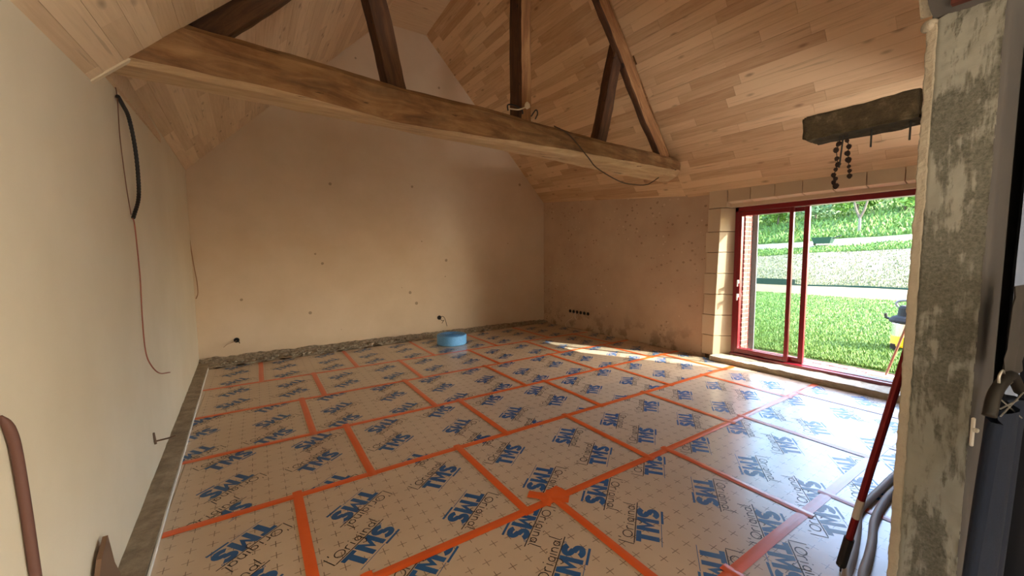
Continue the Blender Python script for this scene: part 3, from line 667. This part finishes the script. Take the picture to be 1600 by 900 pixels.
# hanging clothes beside the camera
def cloth(bm, x0, x1, y, z0, z1, amp, fr, n=40, m_=24, lean=0.0, ph=0.0):
    V = []
    for j in range(m_+1):
        f = j/m_; z = z0+(z1-z0)*f
        for i in range(n+1):
            u = i/n; V.append(bm.verts.new((x0+(x1-x0)*u+lean*(1-f), y+amp*math.sin(fr*u+ph)*(.5+.5*(1-f))+.006*mnoise.noise(Vector((u*6,f*5,ph))), z)))
    for j in range(m_):
        for i in range(n):
            q = j*(n+1)+i; bm.faces.new((V[q],V[q+1],V[q+n+2],V[q+n+1]))
bm = bmesh.new(); cloth(bm, 2.35, 4.2, .215, .0, 2.75, .018, 46)
t_ = bmesh.new(); cloth(t_, -1.5, .19, 0, .0, 2.75, .018, 60, 50); bmesh.ops.rotate(t_, verts=t_.verts, cent=(0,0,0), matrix=Matrix.Rotation(math.pi/2,3,'Z')); bmesh.ops.translate(t_, verts=t_.verts, vec=(2.42,0,0)); tm = bpy.data.meshes.new('t'); t_.to_mesh(tm); t_.free(); bm.from_mesh(tm)  # unseen curtain return, added to keep light off the jamb's near face
tag(obj('curtain', bm, plain('navy_cloth', (18,24,36), .95), smooth=True), 'dark navy curtain beside the cement jamb, with an unseen light-blocking return', 'curtain')
k = Mat('denim', (52,70,92), .9); k.col(k.mix(k.noise(k.coord('Object', (60,60,8)), 3, 3), (8,20,40), (14,32,58))); k.bump(k.noise(k.coord(), 150, 2), .3, .002)
bm = bmesh.new()
Rw = []
for j in range(30):
    f = j/29; z = 1.16-.95*f; x0 = 1.635-.10*f-.02*math.sin(f*3)
    Rw.append([bm.verts.new((x0+.35*u, .168+.016*math.sin(u*14+f*1.5)+.012*f+(0 if sd == 0 else -.022), z+.02*math.sin(u*3))) for sd in (0,1) for u in [i/16 for i in range(17)]])
for a, c in zip(Rw, Rw[1:]):
    for i in range(16): bm.faces.new((a[i],a[i+1],c[i+1],c[i])); bm.faces.new((a[17+i],a[18+i],c[18+i],c[17+i]))
    bm.faces.new((a[0],a[17],c[17],c[0])); bm.faces.new((a[16],a[33],c[33],c[16]))
tag(obj('jeans', bm, k.m, smooth=True), 'folded dark blue jeans hanging from a hanger at the right edge', 'jeans')
h = empty('clothes_hanger', (0,0,0)); tag(h, 'brown wooden hanger with wire clips holding the blue jeans', 'hanger')
bm = bmesh.new(); tube(bm, spline([(1.60,.168,1.185),(1.63,.166,1.235),(1.70,.160,1.262),(1.80,.155,1.262),(1.95,.150,1.19)], 6), .014, 8); obj('hanger_body', bm, plain('brown_hanger', (22,19,17), .6), h, smooth=True)
bm = bmesh.new(); tube(bm, spline([(1.66,.163,1.262),(1.655,.163,1.285),(1.675,.16,1.297),(1.70,.16,1.285)], 6), .003, 6); obj('wire_hook', bm, M_alu, h, smooth=True)
for a, c in (((1.62,.158,1.235),(1.86,.135,1.13)),((1.66,.155,1.175),(1.84,.135,1.21)),((1.64,.155,1.20),(1.80,.140,1.195))):
    bm = bmesh.new(); tube(bm, [a,c], .002, 6); obj('wire', bm, M_alu, h)
bm = bmesh.new(); cloth(bm, 1.74, 2.1, .158, 1.24, 1.52, .006, 12, 20, 10, -.06); tag(obj('shirt', bm, plain('grey_cloth', (62,60,60), .95), smooth=True), 'grey cloth garment hanging above the clothes hanger', 'shirt')

# ------------------------------------------------------------------ pole, hoses, foam roll
po = empty('telescopic_pole', (2.41,.69,0)); tag(po, 'red telescopic pole leaning on the cement jamb, black grip on the floor', 'pole')
A, B = Vector((0,0,0)), Vector((2.275,.440,1.40))-Vector((2.41,.69,0)); d = (B-A)
def seg_(f0, f1, r, m, name, s=12):
    b = bmesh.new(); tube(b, [A+d*f0, A+d*f1], r, s); return obj(name, b, m, po, smooth=False)
seg_(.135,1.0,.0155,plain('red_metal_tube',(128,26,30),.35,Metallic=.4),'tube')
seg_(.03,.15,.021,M_black,'grip'); seg_(.24,.315,.0165,plain('white_label',(196,186,178),.6),'paper_label')
bm = bmesh.new(); tube(bm, [A+d*.03+Vector((-.025,0,.01)),A+d*.03,A+d*.02+Vector((.02,.0,-.01))], [.005,.016,.006], 8); tube(bm, [A+d*.03, Vector((.004,-.004,.002))], .004, 6); obj('hook_tip', bm, M_black, po)
M_hose = Mat('grey_hose', (184,177,175), .6); M_hose.b.inputs['Roughness'].default_value = .55
wv = M_hose.n.new('ShaderNodeTexWave'); wv.inputs['Scale'].default_value = 30; M_hose.l.new(M_hose.coord(), wv.inputs[0]); M_hose.bump(wv.outputs[1], .3, .002); M_hose = M_hose.m
for P, lab in (([(2.25,.600,.022),(2.40,.655,.022),(2.60,.690,.022),(2.85,.745,.022),(3.05,.795,.022),(3.25,.800,.022),(3.5,.800,.022),(3.75,.80,.022),(4.2,.78,.022)], 'grey hose strand on the floor nearer the red pole'),
               ([(2.28,.555,.022),(2.44,.605,.022),(2.62,.632,.022),(2.80,.665,.022),(3.0,.71,.022),(3.22,.735,.022),(3.45,.745,.022),(3.8,.73,.022),(4.2,.70,.022)], 'grey hose strand on the floor nearer the cement jamb')):
    bm = bmesh.new(); tube(bm, spline(P, 8), .021, 12); tag(obj('hose', bm, M_hose, smooth=True), lab, 'hose', 'grey hoses beside the jamb')
rl = empty('foam_roll', (3.03,6.86,0)); tag(rl, 'flat roll of sky blue foam edge strip lying by the back wall', 'foam roll')
rl.location = (2.98,6.70,0)
bm = bmesh.new(); lathe(bm, [(.262,.004),(.272,.02),(.272,.165),(.264,.178),(.25,.180),(.10,.178),(.03,.176)], 48); obj('coil', bm, M_foamroll, rl, smooth=False)
bm = bmesh.new()
P = [((.03+.0062*t)*math.cos(t), (.03+.0062*t)*math.sin(t), .1805) for t in [i*.25 for i in range(150)]]
tube(bm, P, .0028, 5); obj('strip_edge', bm, plain('deep_blue_foam', (60,120,178), .6), rl)
bm = bmesh.new(); grid(bm, (.0,-.275,.02),(.12,-.25,.0),(.0,-.275,.165),(.12,-.25,.15), 6, 3); obj('loose_end', bm, M_foamroll, rl)

# ------------------------------------------------------------------ wires, holes and boxes on the walls
def wire(name, P, r, m, lab, cat, n=6, group=None):
    b = bmesh.new(); tube(b, spline(P, n), r, 6); return tag(obj(name, b, m, smooth=True), lab, cat, group)
def LW(y, z, off=.012): return (LWx(y)+off, y, z)
co = empty('conduit', (0,0,0)); tag(co, 'black corrugated conduit emerging high on the left wall', 'conduit')
bm = bmesh.new(); P = spline([LW(3.56,2.66,.016),LW(3.64,2.63,.024),LW(3.745,2.58,.032),LW(3.84,2.42,.036),LW(3.87,2.22,.036),LW(3.84,2.05,.032),LW(3.71,1.90,.016)], 16)
tube(bm, P, [.0125 if i % 2 else .0105 for i in range(len(P))], 10); obj('sheath', bm, M_black, co)
bm = bmesh.new(); tube(bm, spline([LW(3.56,2.74,.006),LW(3.57,2.65,.012),LW(3.56,2.4,.01),LW(3.62,2.1,.01),LW(3.69,1.92,.01)], 6), .003, 6); obj('thin_wire', bm, plain('brown_wire', (110,70,48), .6), co)
wire('hanging_wire', [LW(3.71,1.90),LW(3.76,1.86),LW(3.79,1.6),LW(3.79,1.45),LW(3.75,1.2),LW(3.71,.98,.02),LW(3.78,.86,.03),LW(3.95,.75,.05),LW(4.2,.69,.08)], .0045, plain('red_brown_wire', (150,84,60), .5), 'reddish wire dangling from the black conduit down the left wall', 'wire')
wire('corner_cable', [(-.835,7.66,2.80),(-.835,7.66,2.14),(-.80,7.66,1.56),(-.775,7.655,1.3),(-.77,7.64,1.10),(-.80,7.66,1.01)], .007, plain('beige_cable', (150,112,80), .6), 'thin beige cable running down the far left corner', 'cable')
an = empty('wall_anchor', (0,0,0)); tag(an, 'rusty bent rod sticking out low on the left wall', 'anchor')
bm = bmesh.new(); tube(bm, [LW(3.85,.26,-.01),LW(3.88,.255,.08),LW(3.92,.25,.115)], .006, 7); obj('rod', bm, plain('rusty_steel', (96,68,48), .8, Metallic=.4), an)
bm = bmesh.new(); tube(bm, [LW(3.84,.33,.004),LW(3.85,.24,.01)], .008, 7); obj('plate', bm, plain('rusty_plate', (96,76,58), .8), an)
def hole(name, c, r, axis, lab, group=None, twist=None):
    h = empty(name, c); tag(h, lab, 'socket box', group)
    R = Matrix.Rotation(math.pi/2, 3, 'X') if axis == 'y' else Matrix.Rotation(-math.pi/2, 3, 'Y')
    b = bmesh.new(); lathe(b, [(r*.8,.004),(r,.004),(r,.012),(r*.82,.012),(r*.80,.004)], 20)
    bmesh.ops.rotate(b, verts=b.verts, cent=(0,0,0), matrix=R); obj('rim', b, M_black, h)
    b = bmesh.new(); lathe(b, [(r*.82,.003),(r*.82,.0065)], 20); bmesh.ops.rotate(b, verts=b.verts, cent=(0,0,0), matrix=R); obj('cavity', b, plain('box_shadow_black', (12,11,11), .9), h)
    return h
h1 = hole('socket_box', (-.33,7.70,.305), .04, 'y', 'black wall box low on the back wall, near the left corner')
bm = bmesh.new(); tube(bm, spline([(0,-.01,-.01),(-.05,-.05,-.02),(-.12,-.08,-.04),(-.17,-.09,-.08)], 6), .004, 6); obj('wire', bm, plain('brown_lead', (128,96,70), .6), h1)
bm = bmesh.new(); tube(bm, [(.02,-.01,0),(.04,-.05,-.05)], .006, 6); obj('wire', bm, M_black, h1)
h2 = hole('socket_box', (3.15,7.70,.345), .045, 'y', 'black wall box on the back wall above the blue foam roll')
bm = bmesh.new(); tube(bm, spline([(.0,-.01,0),(.05,-.06,.03),(.09,-.09,-.02),(.13,-.10,-.18)], 6), .005, 6); obj('wire', bm, M_black, h2)
bm = bmesh.new(); tube(bm, spline([(.0,-.01,-.01),(.04,-.06,-.06),(.07,-.08,-.05),(.02,-.09,-.11)], 6), .005, 6); obj('wire', bm, M_black, h2)
ORD = ['first','second','third','fourth','fifth','sixth']
for i in range(6):
    hole('socket_box', (5.90,6.72-i*.114,.365), .036, 'x', f'small round black socket box, {ORD[i]} of six counted from the back corner', 'row of six socket boxes on the right wall')
wire('coax_cable', [(5.89,6.53,.36),(5.86,6.56,.30),(5.86,6.62,.22),(5.84,6.72,.15),(5.80,6.78,.06),(5.72,6.60,.012),(5.72,6.30,.010),(5.78,6.05,.012),(5.82,5.95,.02)], .007, plain('white_cable', (214,196,176), .5), 'looped white cable hanging from the row of socket boxes', 'cable')
wire('cable_tail', [(5.89,6.53,.36),(5.865,6.52,.31),(5.86,6.52,.25),(5.875,6.50,.20)], .008, plain('white_cable_tail', (222,208,190), .5), 'short white cable stub below the second socket box', 'cable')
wire('beam_cable', [(2.78,beam_y(2.78)+.03,3.01),(2.97,beam_y(2.97)-.02,2.94),(3.27,beam_y(3.27)-.025,2.75),(3.46,beam_y(3.46)-.02,2.64),(3.9,3.50,2.53),(4.25,3.54,2.53),(4.47,3.56,2.555),(4.60,3.58,2.60),(4.80,3.62,2.69)], .007, plain('dark_brown_cable', (70,50,34), .6), 'thin dark cable draped over the front of the tie beam', 'cable', 8)
jw = empty('wire_bundle', (0,0,0)); tag(jw, 'tangle of wires and connector at the foot of the king post', 'wires')
yb_ = beam_y(2.3)
for P, m in (([(2.14,yb_,3.03),(2.12,yb_-.03,3.07),(2.20,yb_-.03,3.08),(2.29,yb_-.02,3.06),(2.30,yb_-.02,3.02)], M_black), ([(2.15,yb_,3.05),(2.24,yb_-.04,3.045),(2.33,yb_-.03,3.09),(2.38,yb_-.03,3.10)], plain('cream_wire',(208,190,160),.5)),
             ([(2.43,yb_+.02,3.03),(2.455,yb_-.03,3.085),(2.475,yb_-.03,3.05),(2.46,yb_-.01,3.0)], M_black)):
    bm = bmesh.new(); tube(bm, spline(P, 6), .007, 6); obj('wire', bm, m, jw, smooth=True)
bm = bmesh.new(); bmesh.ops.create_icosphere(bm, subdivisions=2, radius=.030); bmesh.ops.scale(bm, verts=bm.verts, vec=(1,.6,1.2)); jitter(bm, .006, 40); bmesh.ops.translate(bm, verts=bm.verts, vec=(2.345,yb_-.035,3.105)); obj('connector', bm, plain('cream_connector', (206,186,156), .5), jw)
# two brown shapes standing in for shadows cast on the left wall
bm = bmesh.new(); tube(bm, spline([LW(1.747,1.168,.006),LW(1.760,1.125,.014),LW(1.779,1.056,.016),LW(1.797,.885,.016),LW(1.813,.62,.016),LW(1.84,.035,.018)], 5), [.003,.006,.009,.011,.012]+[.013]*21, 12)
tag(obj('shadow_streak', bm, plain('streak_shadow_brown', (92,58,46), .7), smooth=True), 'dark brown tapering shadow stand-in against the left wall at the frame edge', 'handle')
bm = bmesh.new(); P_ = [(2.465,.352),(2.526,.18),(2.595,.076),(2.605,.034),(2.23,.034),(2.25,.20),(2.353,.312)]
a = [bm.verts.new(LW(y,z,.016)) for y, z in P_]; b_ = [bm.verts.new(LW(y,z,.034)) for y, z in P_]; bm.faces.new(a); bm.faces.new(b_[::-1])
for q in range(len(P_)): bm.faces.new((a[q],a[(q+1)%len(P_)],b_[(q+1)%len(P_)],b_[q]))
tag(obj('shadow_wedge', bm, plain('wedge_shadow_brown', (112,84,62), .75)), 'pointed brown shadow stand-in at the foot of the left wall', 'shadow shape')

# ------------------------------------------------------------------ outside: paving, lawn, bank
def terrain_z(x, y):
    z = -.11
    if x > 24.8: z += .23*min(x-24.8,8.2)
    if x > 33: z += .21*min(x-33,6)
    if x > 39: z += .285*(x-39)
    return z+(.10*mnoise.noise(Vector((x*.3,y*.3,0))) if x > 19 else 0)-(.045*(y-6) if x > 22 else 0)*min(1,max(0,(x-22)/8))
TE = [Mat('lawn_soil', (92,140,48), 1), ]
def ground(name, x0, x1, m, lab, nx=20, ny=30):
    bm = bmesh.new(); V = []
    for i in range(nx+1):
        x = x0+(x1-x0)*i/nx; ya, yb = -6-.0*x, 6+.62*x
        for j in range(ny+1):
            y = ya+(yb-ya)*j/ny; V.append(bm.verts.new((x,y,terrain_z(x,y))))
    for i in range(nx):
        for j in range(ny):
            q = i*(ny+1)+j; bm.faces.new((V[q],V[q+1],V[q+ny+2],V[q+ny+1]))
    return tag(obj(name, bm, m, smooth=True), lab, kind='structure')
def earth(name, a, b_, sc=3):
    k = Mat(name, a, 1); v = k.coord(); k.col(k.mix(k.ramp(k.noise(v, sc, 6, .7), [(.35,0.0),(.65,1.0)]), a, b_)); k.bump(k.noise(v, sc*8, 4), .6, .05); return k.m
ground('ground', 7.55, 19.2, earth('lawn_green', (58,88,30), (84,112,46), 2.5), 'mown green lawn beyond the sliding door', 10, 30)
ground('ground', 19.2, 24.9, earth('straw_path', (84,72,44), (104,92,64), 2.5), 'pale straw-coloured path beyond the lawn', 8, 20)
ground('ground', 24.9, 33.5, earth('dry_bank', (84,82,60), (114,109,88), 1.6), 'pale dry bank rising behind the path', 12, 40)
ground('ground', 33.5, 36.0, earth('bank_grass', (80,108,44), (112,130,70), 1.6), 'green grassy shelf on the bank', 4, 30)
ground('ground', 36.0, 38.6, earth('upper_path', (112,106,88), (132,126,108), 1.6), 'upper pale path across the bank', 4, 30)
ground('ground', 38.6, 80, earth('hill_grass', (64,88,34), (92,110,50), 1.0), 'green hillside behind the upper path', 20, 40)
# brick paving beside the door
bm = bmesh.new(); box(bm, (7.02,1.9,-.16), (1.15,4.4,.08)); pv = obj('pavement', bm, plain('paving_sand', (112,92,82), 1)); tag(pv, 'strip of weathered pink brick paving outside the door', kind='structure')
base = None
for i in range(5):
    for j in range(34):
        x = 6.57+i*.212; y = .2+j*.108+(.05 if i % 2 else 0)
        if base is None:
            b = bmesh.new(); box(b, (0,0,0), (.204,.100,.05)); bmesh.ops.bevel(b, geom=b.edges[:], offset=.004, segments=1, affect='EDGES'); o = obj('brick', b, M_brick, pv); base = o
        else: o = base.copy(); link(o, pv)
        o.location = (x,y,-.135+random.uniform(-.004,.004)); o.rotation_euler = (0,0,random.uniform(-.02,.02))
# grass
def blades(name, n, fx, h0, h1, w, m, lab):
    V, F = [], []
    for i in range(n):
        x, y = fx(); z = terrain_z(x,y); h_ = random.uniform(h0,h1); a = random.uniform(0,6.28); ww = w*(1+x*.06); dx, dy = math.cos(a)*ww, math.sin(a)*ww; lx, ly = random.uniform(-.6,.6)*h_, random.uniform(-.6,.6)*h_
        q = len(V); V += [(x-dx,y-dy,z),(x+dx,y+dy,z),(x+lx,y+ly,z+h_)]; F.append((q,q+1,q+2))
    o = pydata(name, V, F, m); return tag(o, lab, 'grass', kind='stuff')
def fan(x0, x1):   # inside the wedge seen through the door
    def f():
        x = x0+(x1-x0)*random.random()**1.6; return x, x*random.uniform(.12,.52)
    return f
k = Mat('grass_blade', (120,170,60), .7); i_ = k.n.new('ShaderNodeNewGeometry'); k.col(k.mix(i_.outputs['Random Per Island'], (58,90,24), (100,132,50))); M_grass = k.m
k = Mat('dry_tuft', (190,190,140), .9); i_ = k.n.new('ShaderNodeNewGeometry'); k.col(k.mix(i_.outputs['Random Per Island'], (74,92,42), (126,120,92))); M_dry = k.m
blades('grass', 45000, fan(7.6,19.2), .03,.075,.006, M_grass, 'short green blades of the lawn')
blades('grass', 9000, fan(24.9,33.3), .03,.13,.010, M_dry, 'sparse dry tufts over the pale bank')
blades('grass', 3500, fan(33.5,36), .06,.2,.02, M_grass, 'green grass on the shelf of the bank')
blades('grass', 6000, fan(38.8,52), .1,.4,.03, M_grass, 'longer grass on the hillside')
# shrubs and trees up the hill
def leaf_cloud(n, rx, rz, s, seed):
    rnd = random.Random(seed); V, F = [], []
    lobes = [(rnd.uniform(-.55,.55)*rx, rnd.uniform(-.55,.55)*rx, rnd.uniform(-.5,.6)*rz, rnd.uniform(.35,.6)) for _ in range(9)]
    for i in range(n):
        l = rnd.choice(lobes); d = Vector((rnd.gauss(0,1),rnd.gauss(0,1),rnd.gauss(0,1))).normalized()*rnd.uniform(.75,1.0)
        c = Vector((l[0]+d.x*rx*l[3], l[1]+d.y*rx*l[3], l[2]+d.z*rz*l[3])); a = Vector((rnd.gauss(0,1),rnd.gauss(0,1),rnd.gauss(0,1))).normalized(); b = a.orthogonal().normalized()
        q = len(V); ss = s*rnd.uniform(.6,1.3); V += [c+a*ss,c+b*ss*.6,c-a*ss,c-b*ss*.6]; F.append((q,q+1,q+2,q+3))
    return V, F
k = Mat('leaf_green', (110,160,70), .6); i_ = k.n.new('ShaderNodeNewGeometry'); k.col(k.mix(i_.outputs['Random Per Island'], (66,112,36), (150,182,80))); M_leaf = k.m
k = Mat('leaf_pale', (150,180,130), .6); i_ = k.n.new('ShaderNodeNewGeometry'); k.col(k.mix(i_.outputs['Random Per Island'], (76,116,64), (160,184,130))); M_leaf2 = k.m
M_bark = concrete('bark', (76,64,50), (112,100,84), 12)
CL = [pydata('t', *leaf_cloud(1500, 2.2, 1.7, .20, s_), M_leaf) for s_ in (1,2)]+[pydata('t', *leaf_cloud(1500, 2.2, 1.7, .20, 3), M_leaf2)]
CM = [o.data for o in CL]
for o in CL: bpy.data.objects.remove(o)
def plant(name, cat, x, y, sc, hgt, q, lab, group):
    t = empty(name, (x,y,terrain_z(x,y)-.05)); tag(t, lab, cat, group)
    b = bmesh.new(); tube(b, [(0,0,0),(.05,.02,hgt*.5),(0,.05,hgt)], [.10*sc,.08*sc,.05*sc], 8); obj('trunk', b, M_bark, t, smooth=True)
    c = link(bpy.data.objects.new('crown', CM[q]), t); c.location = (0,0,hgt); c.scale = (sc,sc,sc); c.rotation_euler = (0,0,random.uniform(0,6))
    return t
KIND = ['bushy bright green','darker green spreading','pale silvery green']; NTH = ['first','second','third','fourth','fifth','sixth','seventh']
for row, (xb, n_r, sc, hg) in enumerate(((47,7,.92,1.7),(54,7,1.05,2.2),(63,7,1.3,2.8),(75,6,1.65,4.2))):
    nm = 'tree' if row > 1 else 'shrub'; where = ['in the lowest hillside row','in the second hillside row','in the third hillside row','in the topmost hillside row'][row]
    for j in range(n_r):
        a = math.radians(56+(79-56)*(j+.5*(row%2))/(n_r-.5)); y = xb/math.tan(a); q = (j*2+row) % 3
        plant(nm, nm, xb+random.uniform(-.6,.6), y, sc*random.uniform(.95,1.08), hg, q, f'{KIND[q]} {nm} {where}, {NTH[n_r-1-j]} from the jamb', 'trees and shrubs on the hillside')
ft = empty('forked_tree', (40,11.5,terrain_z(40,11.5))); tag(ft, 'pale slender forked tree standing alone above the upper path', 'tree')
bm = bmesh.new(); tube(bm, [(0,0,-.1),(.02,0,.7),(0,0,1.3)], [.11,.09,.085], 8); obj('trunk', bm, plain('pale_bark', (112,106,92), .9), ft)
for s_ in (1,-1):
    bm = bmesh.new(); tube(bm, [(0,0,1.2),(0,-.25*s_,1.8),(0,-.45*s_,2.7),(.1,-.5*s_,3.7)], [.085,.075,.06,.04], 7); obj('branch', bm, M_bark, ft)
c = link(bpy.data.objects.new('crown', CM[0]), ft); c.location = (0,0,3.9); c.scale = (.8,.8,.55)
# green cart, netting strip
ca = empty('garden_cart', (36.3,12.6,terrain_z(36.3,12.6))); tag(ca, 'small dark green garden cart standing on the grassy bank', 'cart')
bm = bmesh.new(); hexa(bm, [(-.3,-.55,.15),(.3,-.55,.15),(.3,.45,.15),(-.3,.45,.15),(-.4,-.7,.62),(.4,-.7,.62),(.4,.6,.62),(-.4,.6,.62)]); obj('tub', bm, plain('green_plastic', (8,52,34), .5), ca)
bm = bmesh.new(); lathe(bm, [(.18,-.04),(.2,0),(.18,.04)], 16); bmesh.ops.rotate(bm, verts=bm.verts, cent=(0,0,0), matrix=Matrix.Rotation(math.pi/2,3,'X')); bmesh.ops.translate(bm, verts=bm.verts, vec=(-.1,.45,.2)); obj('wheel', bm, M_black, ca)
bm = bmesh.new(); tube(bm, [(0,-.6,.5),(0,-1.1,.7),(0,-1.15,.7)], .04, 6); obj('handle', bm, M_black, ca)
bm = bmesh.new()
for j in range(40):
    ya, yb = 3+j*.32, 3+(j+1)*.32; za, zb = terrain_z(24.7,ya), terrain_z(24.7,yb); h_ = .34 if ya > 9.6 else .09
    hexa(bm, [(24.7,ya,za),(24.74,ya,za),(24.74,yb,zb),(24.7,yb,zb),(24.7,ya,za+h_),(24.74,ya,za+h_),(24.74,yb,zb+h_),(24.7,yb,zb+h_)])
tag(obj('garden_netting', bm, plain('dark_green_net', (22,54,38), .9)), 'low strip of dark green netting at the foot of the pale bank', 'netting')
# vacuum cleaner on the lawn
vc = empty('vacuum_cleaner', (9.55,1.95,-.11)); vc.scale = (1.25,1.25,1.25); tag(vc, 'wet and dry vacuum cleaner with yellow base and black motor head on the lawn', 'vacuum')
bm = bmesh.new(); lathe(bm, [(.20,.06),(.205,.08),(.20,.20),(.195,.21)], 28); obj('yellow_base', bm, plain('yellow_plastic', (226,170,8), .45), vc, smooth=False)
bm = bmesh.new(); lathe(bm, [(.19,.20),(.20,.21),(.20,.38),(.195,.40)], 28); obj('steel_drum', bm, plain('steel', (200,204,204), .25, Metallic=.9), vc)
bm = bmesh.new(); lathe(bm, [(.215,.39),(.235,.40),(.235,.43),(.20,.47),(.15,.49),(.14,.60),(.12,.63)], 28); obj('motor_head', bm, plain('dark_plastic', (22,22,24), .9), vc)
bm = bmesh.new(); tube(bm, spline([(0,.15,.60),(0,.17,.66),(0,.10,.70),(0,-.10,.70),(0,-.17,.66),(0,-.15,.60)], 5), .016, 8); obj('carry_handle', bm, plain('grey_plastic', (96,100,106), .5), vc)
bm = bmesh.new(); tube(bm, [(0,.21,.42),(0,.27,.44),(0,.28,.50)], .02, 8); obj('clip', bm, M_black, vc)
for a in range(4):
    bm = bmesh.new(); an_ = a*math.pi/2+.78; box(bm, (.19*math.cos(an_),.19*math.sin(an_),.07), (.07,.07,.05)); lathe(bm, [(.02,0),(.035,.01),(.035,.04),(.02,.05)], 10, (.20*math.cos(an_),.20*math.sin(an_),.001)); obj('caster', bm, M_black, vc)
br = empty('floor_brush', (7.12,1.67,-.105)); tag(br, 'brown-handled floor brush with white head resting on the brick paving', 'brush')
bm = bmesh.new(); box(bm, (0,.0,.03), (.10,.36,.05)); bmesh.ops.bevel(bm, geom=bm.edges[:], offset=.012, segments=2, affect='EDGES'); obj('head', bm, M_white, br)
bm = bmesh.new(); tube(bm, [(0,0,.05),(-.42,-.34,1.15)], .014, 8); obj('handle', bm, plain('brown_handle', (120,84,60), .6), br)
for me in list(bpy.data.meshes):
    if me.users == 0: bpy.data.meshes.remove(me)
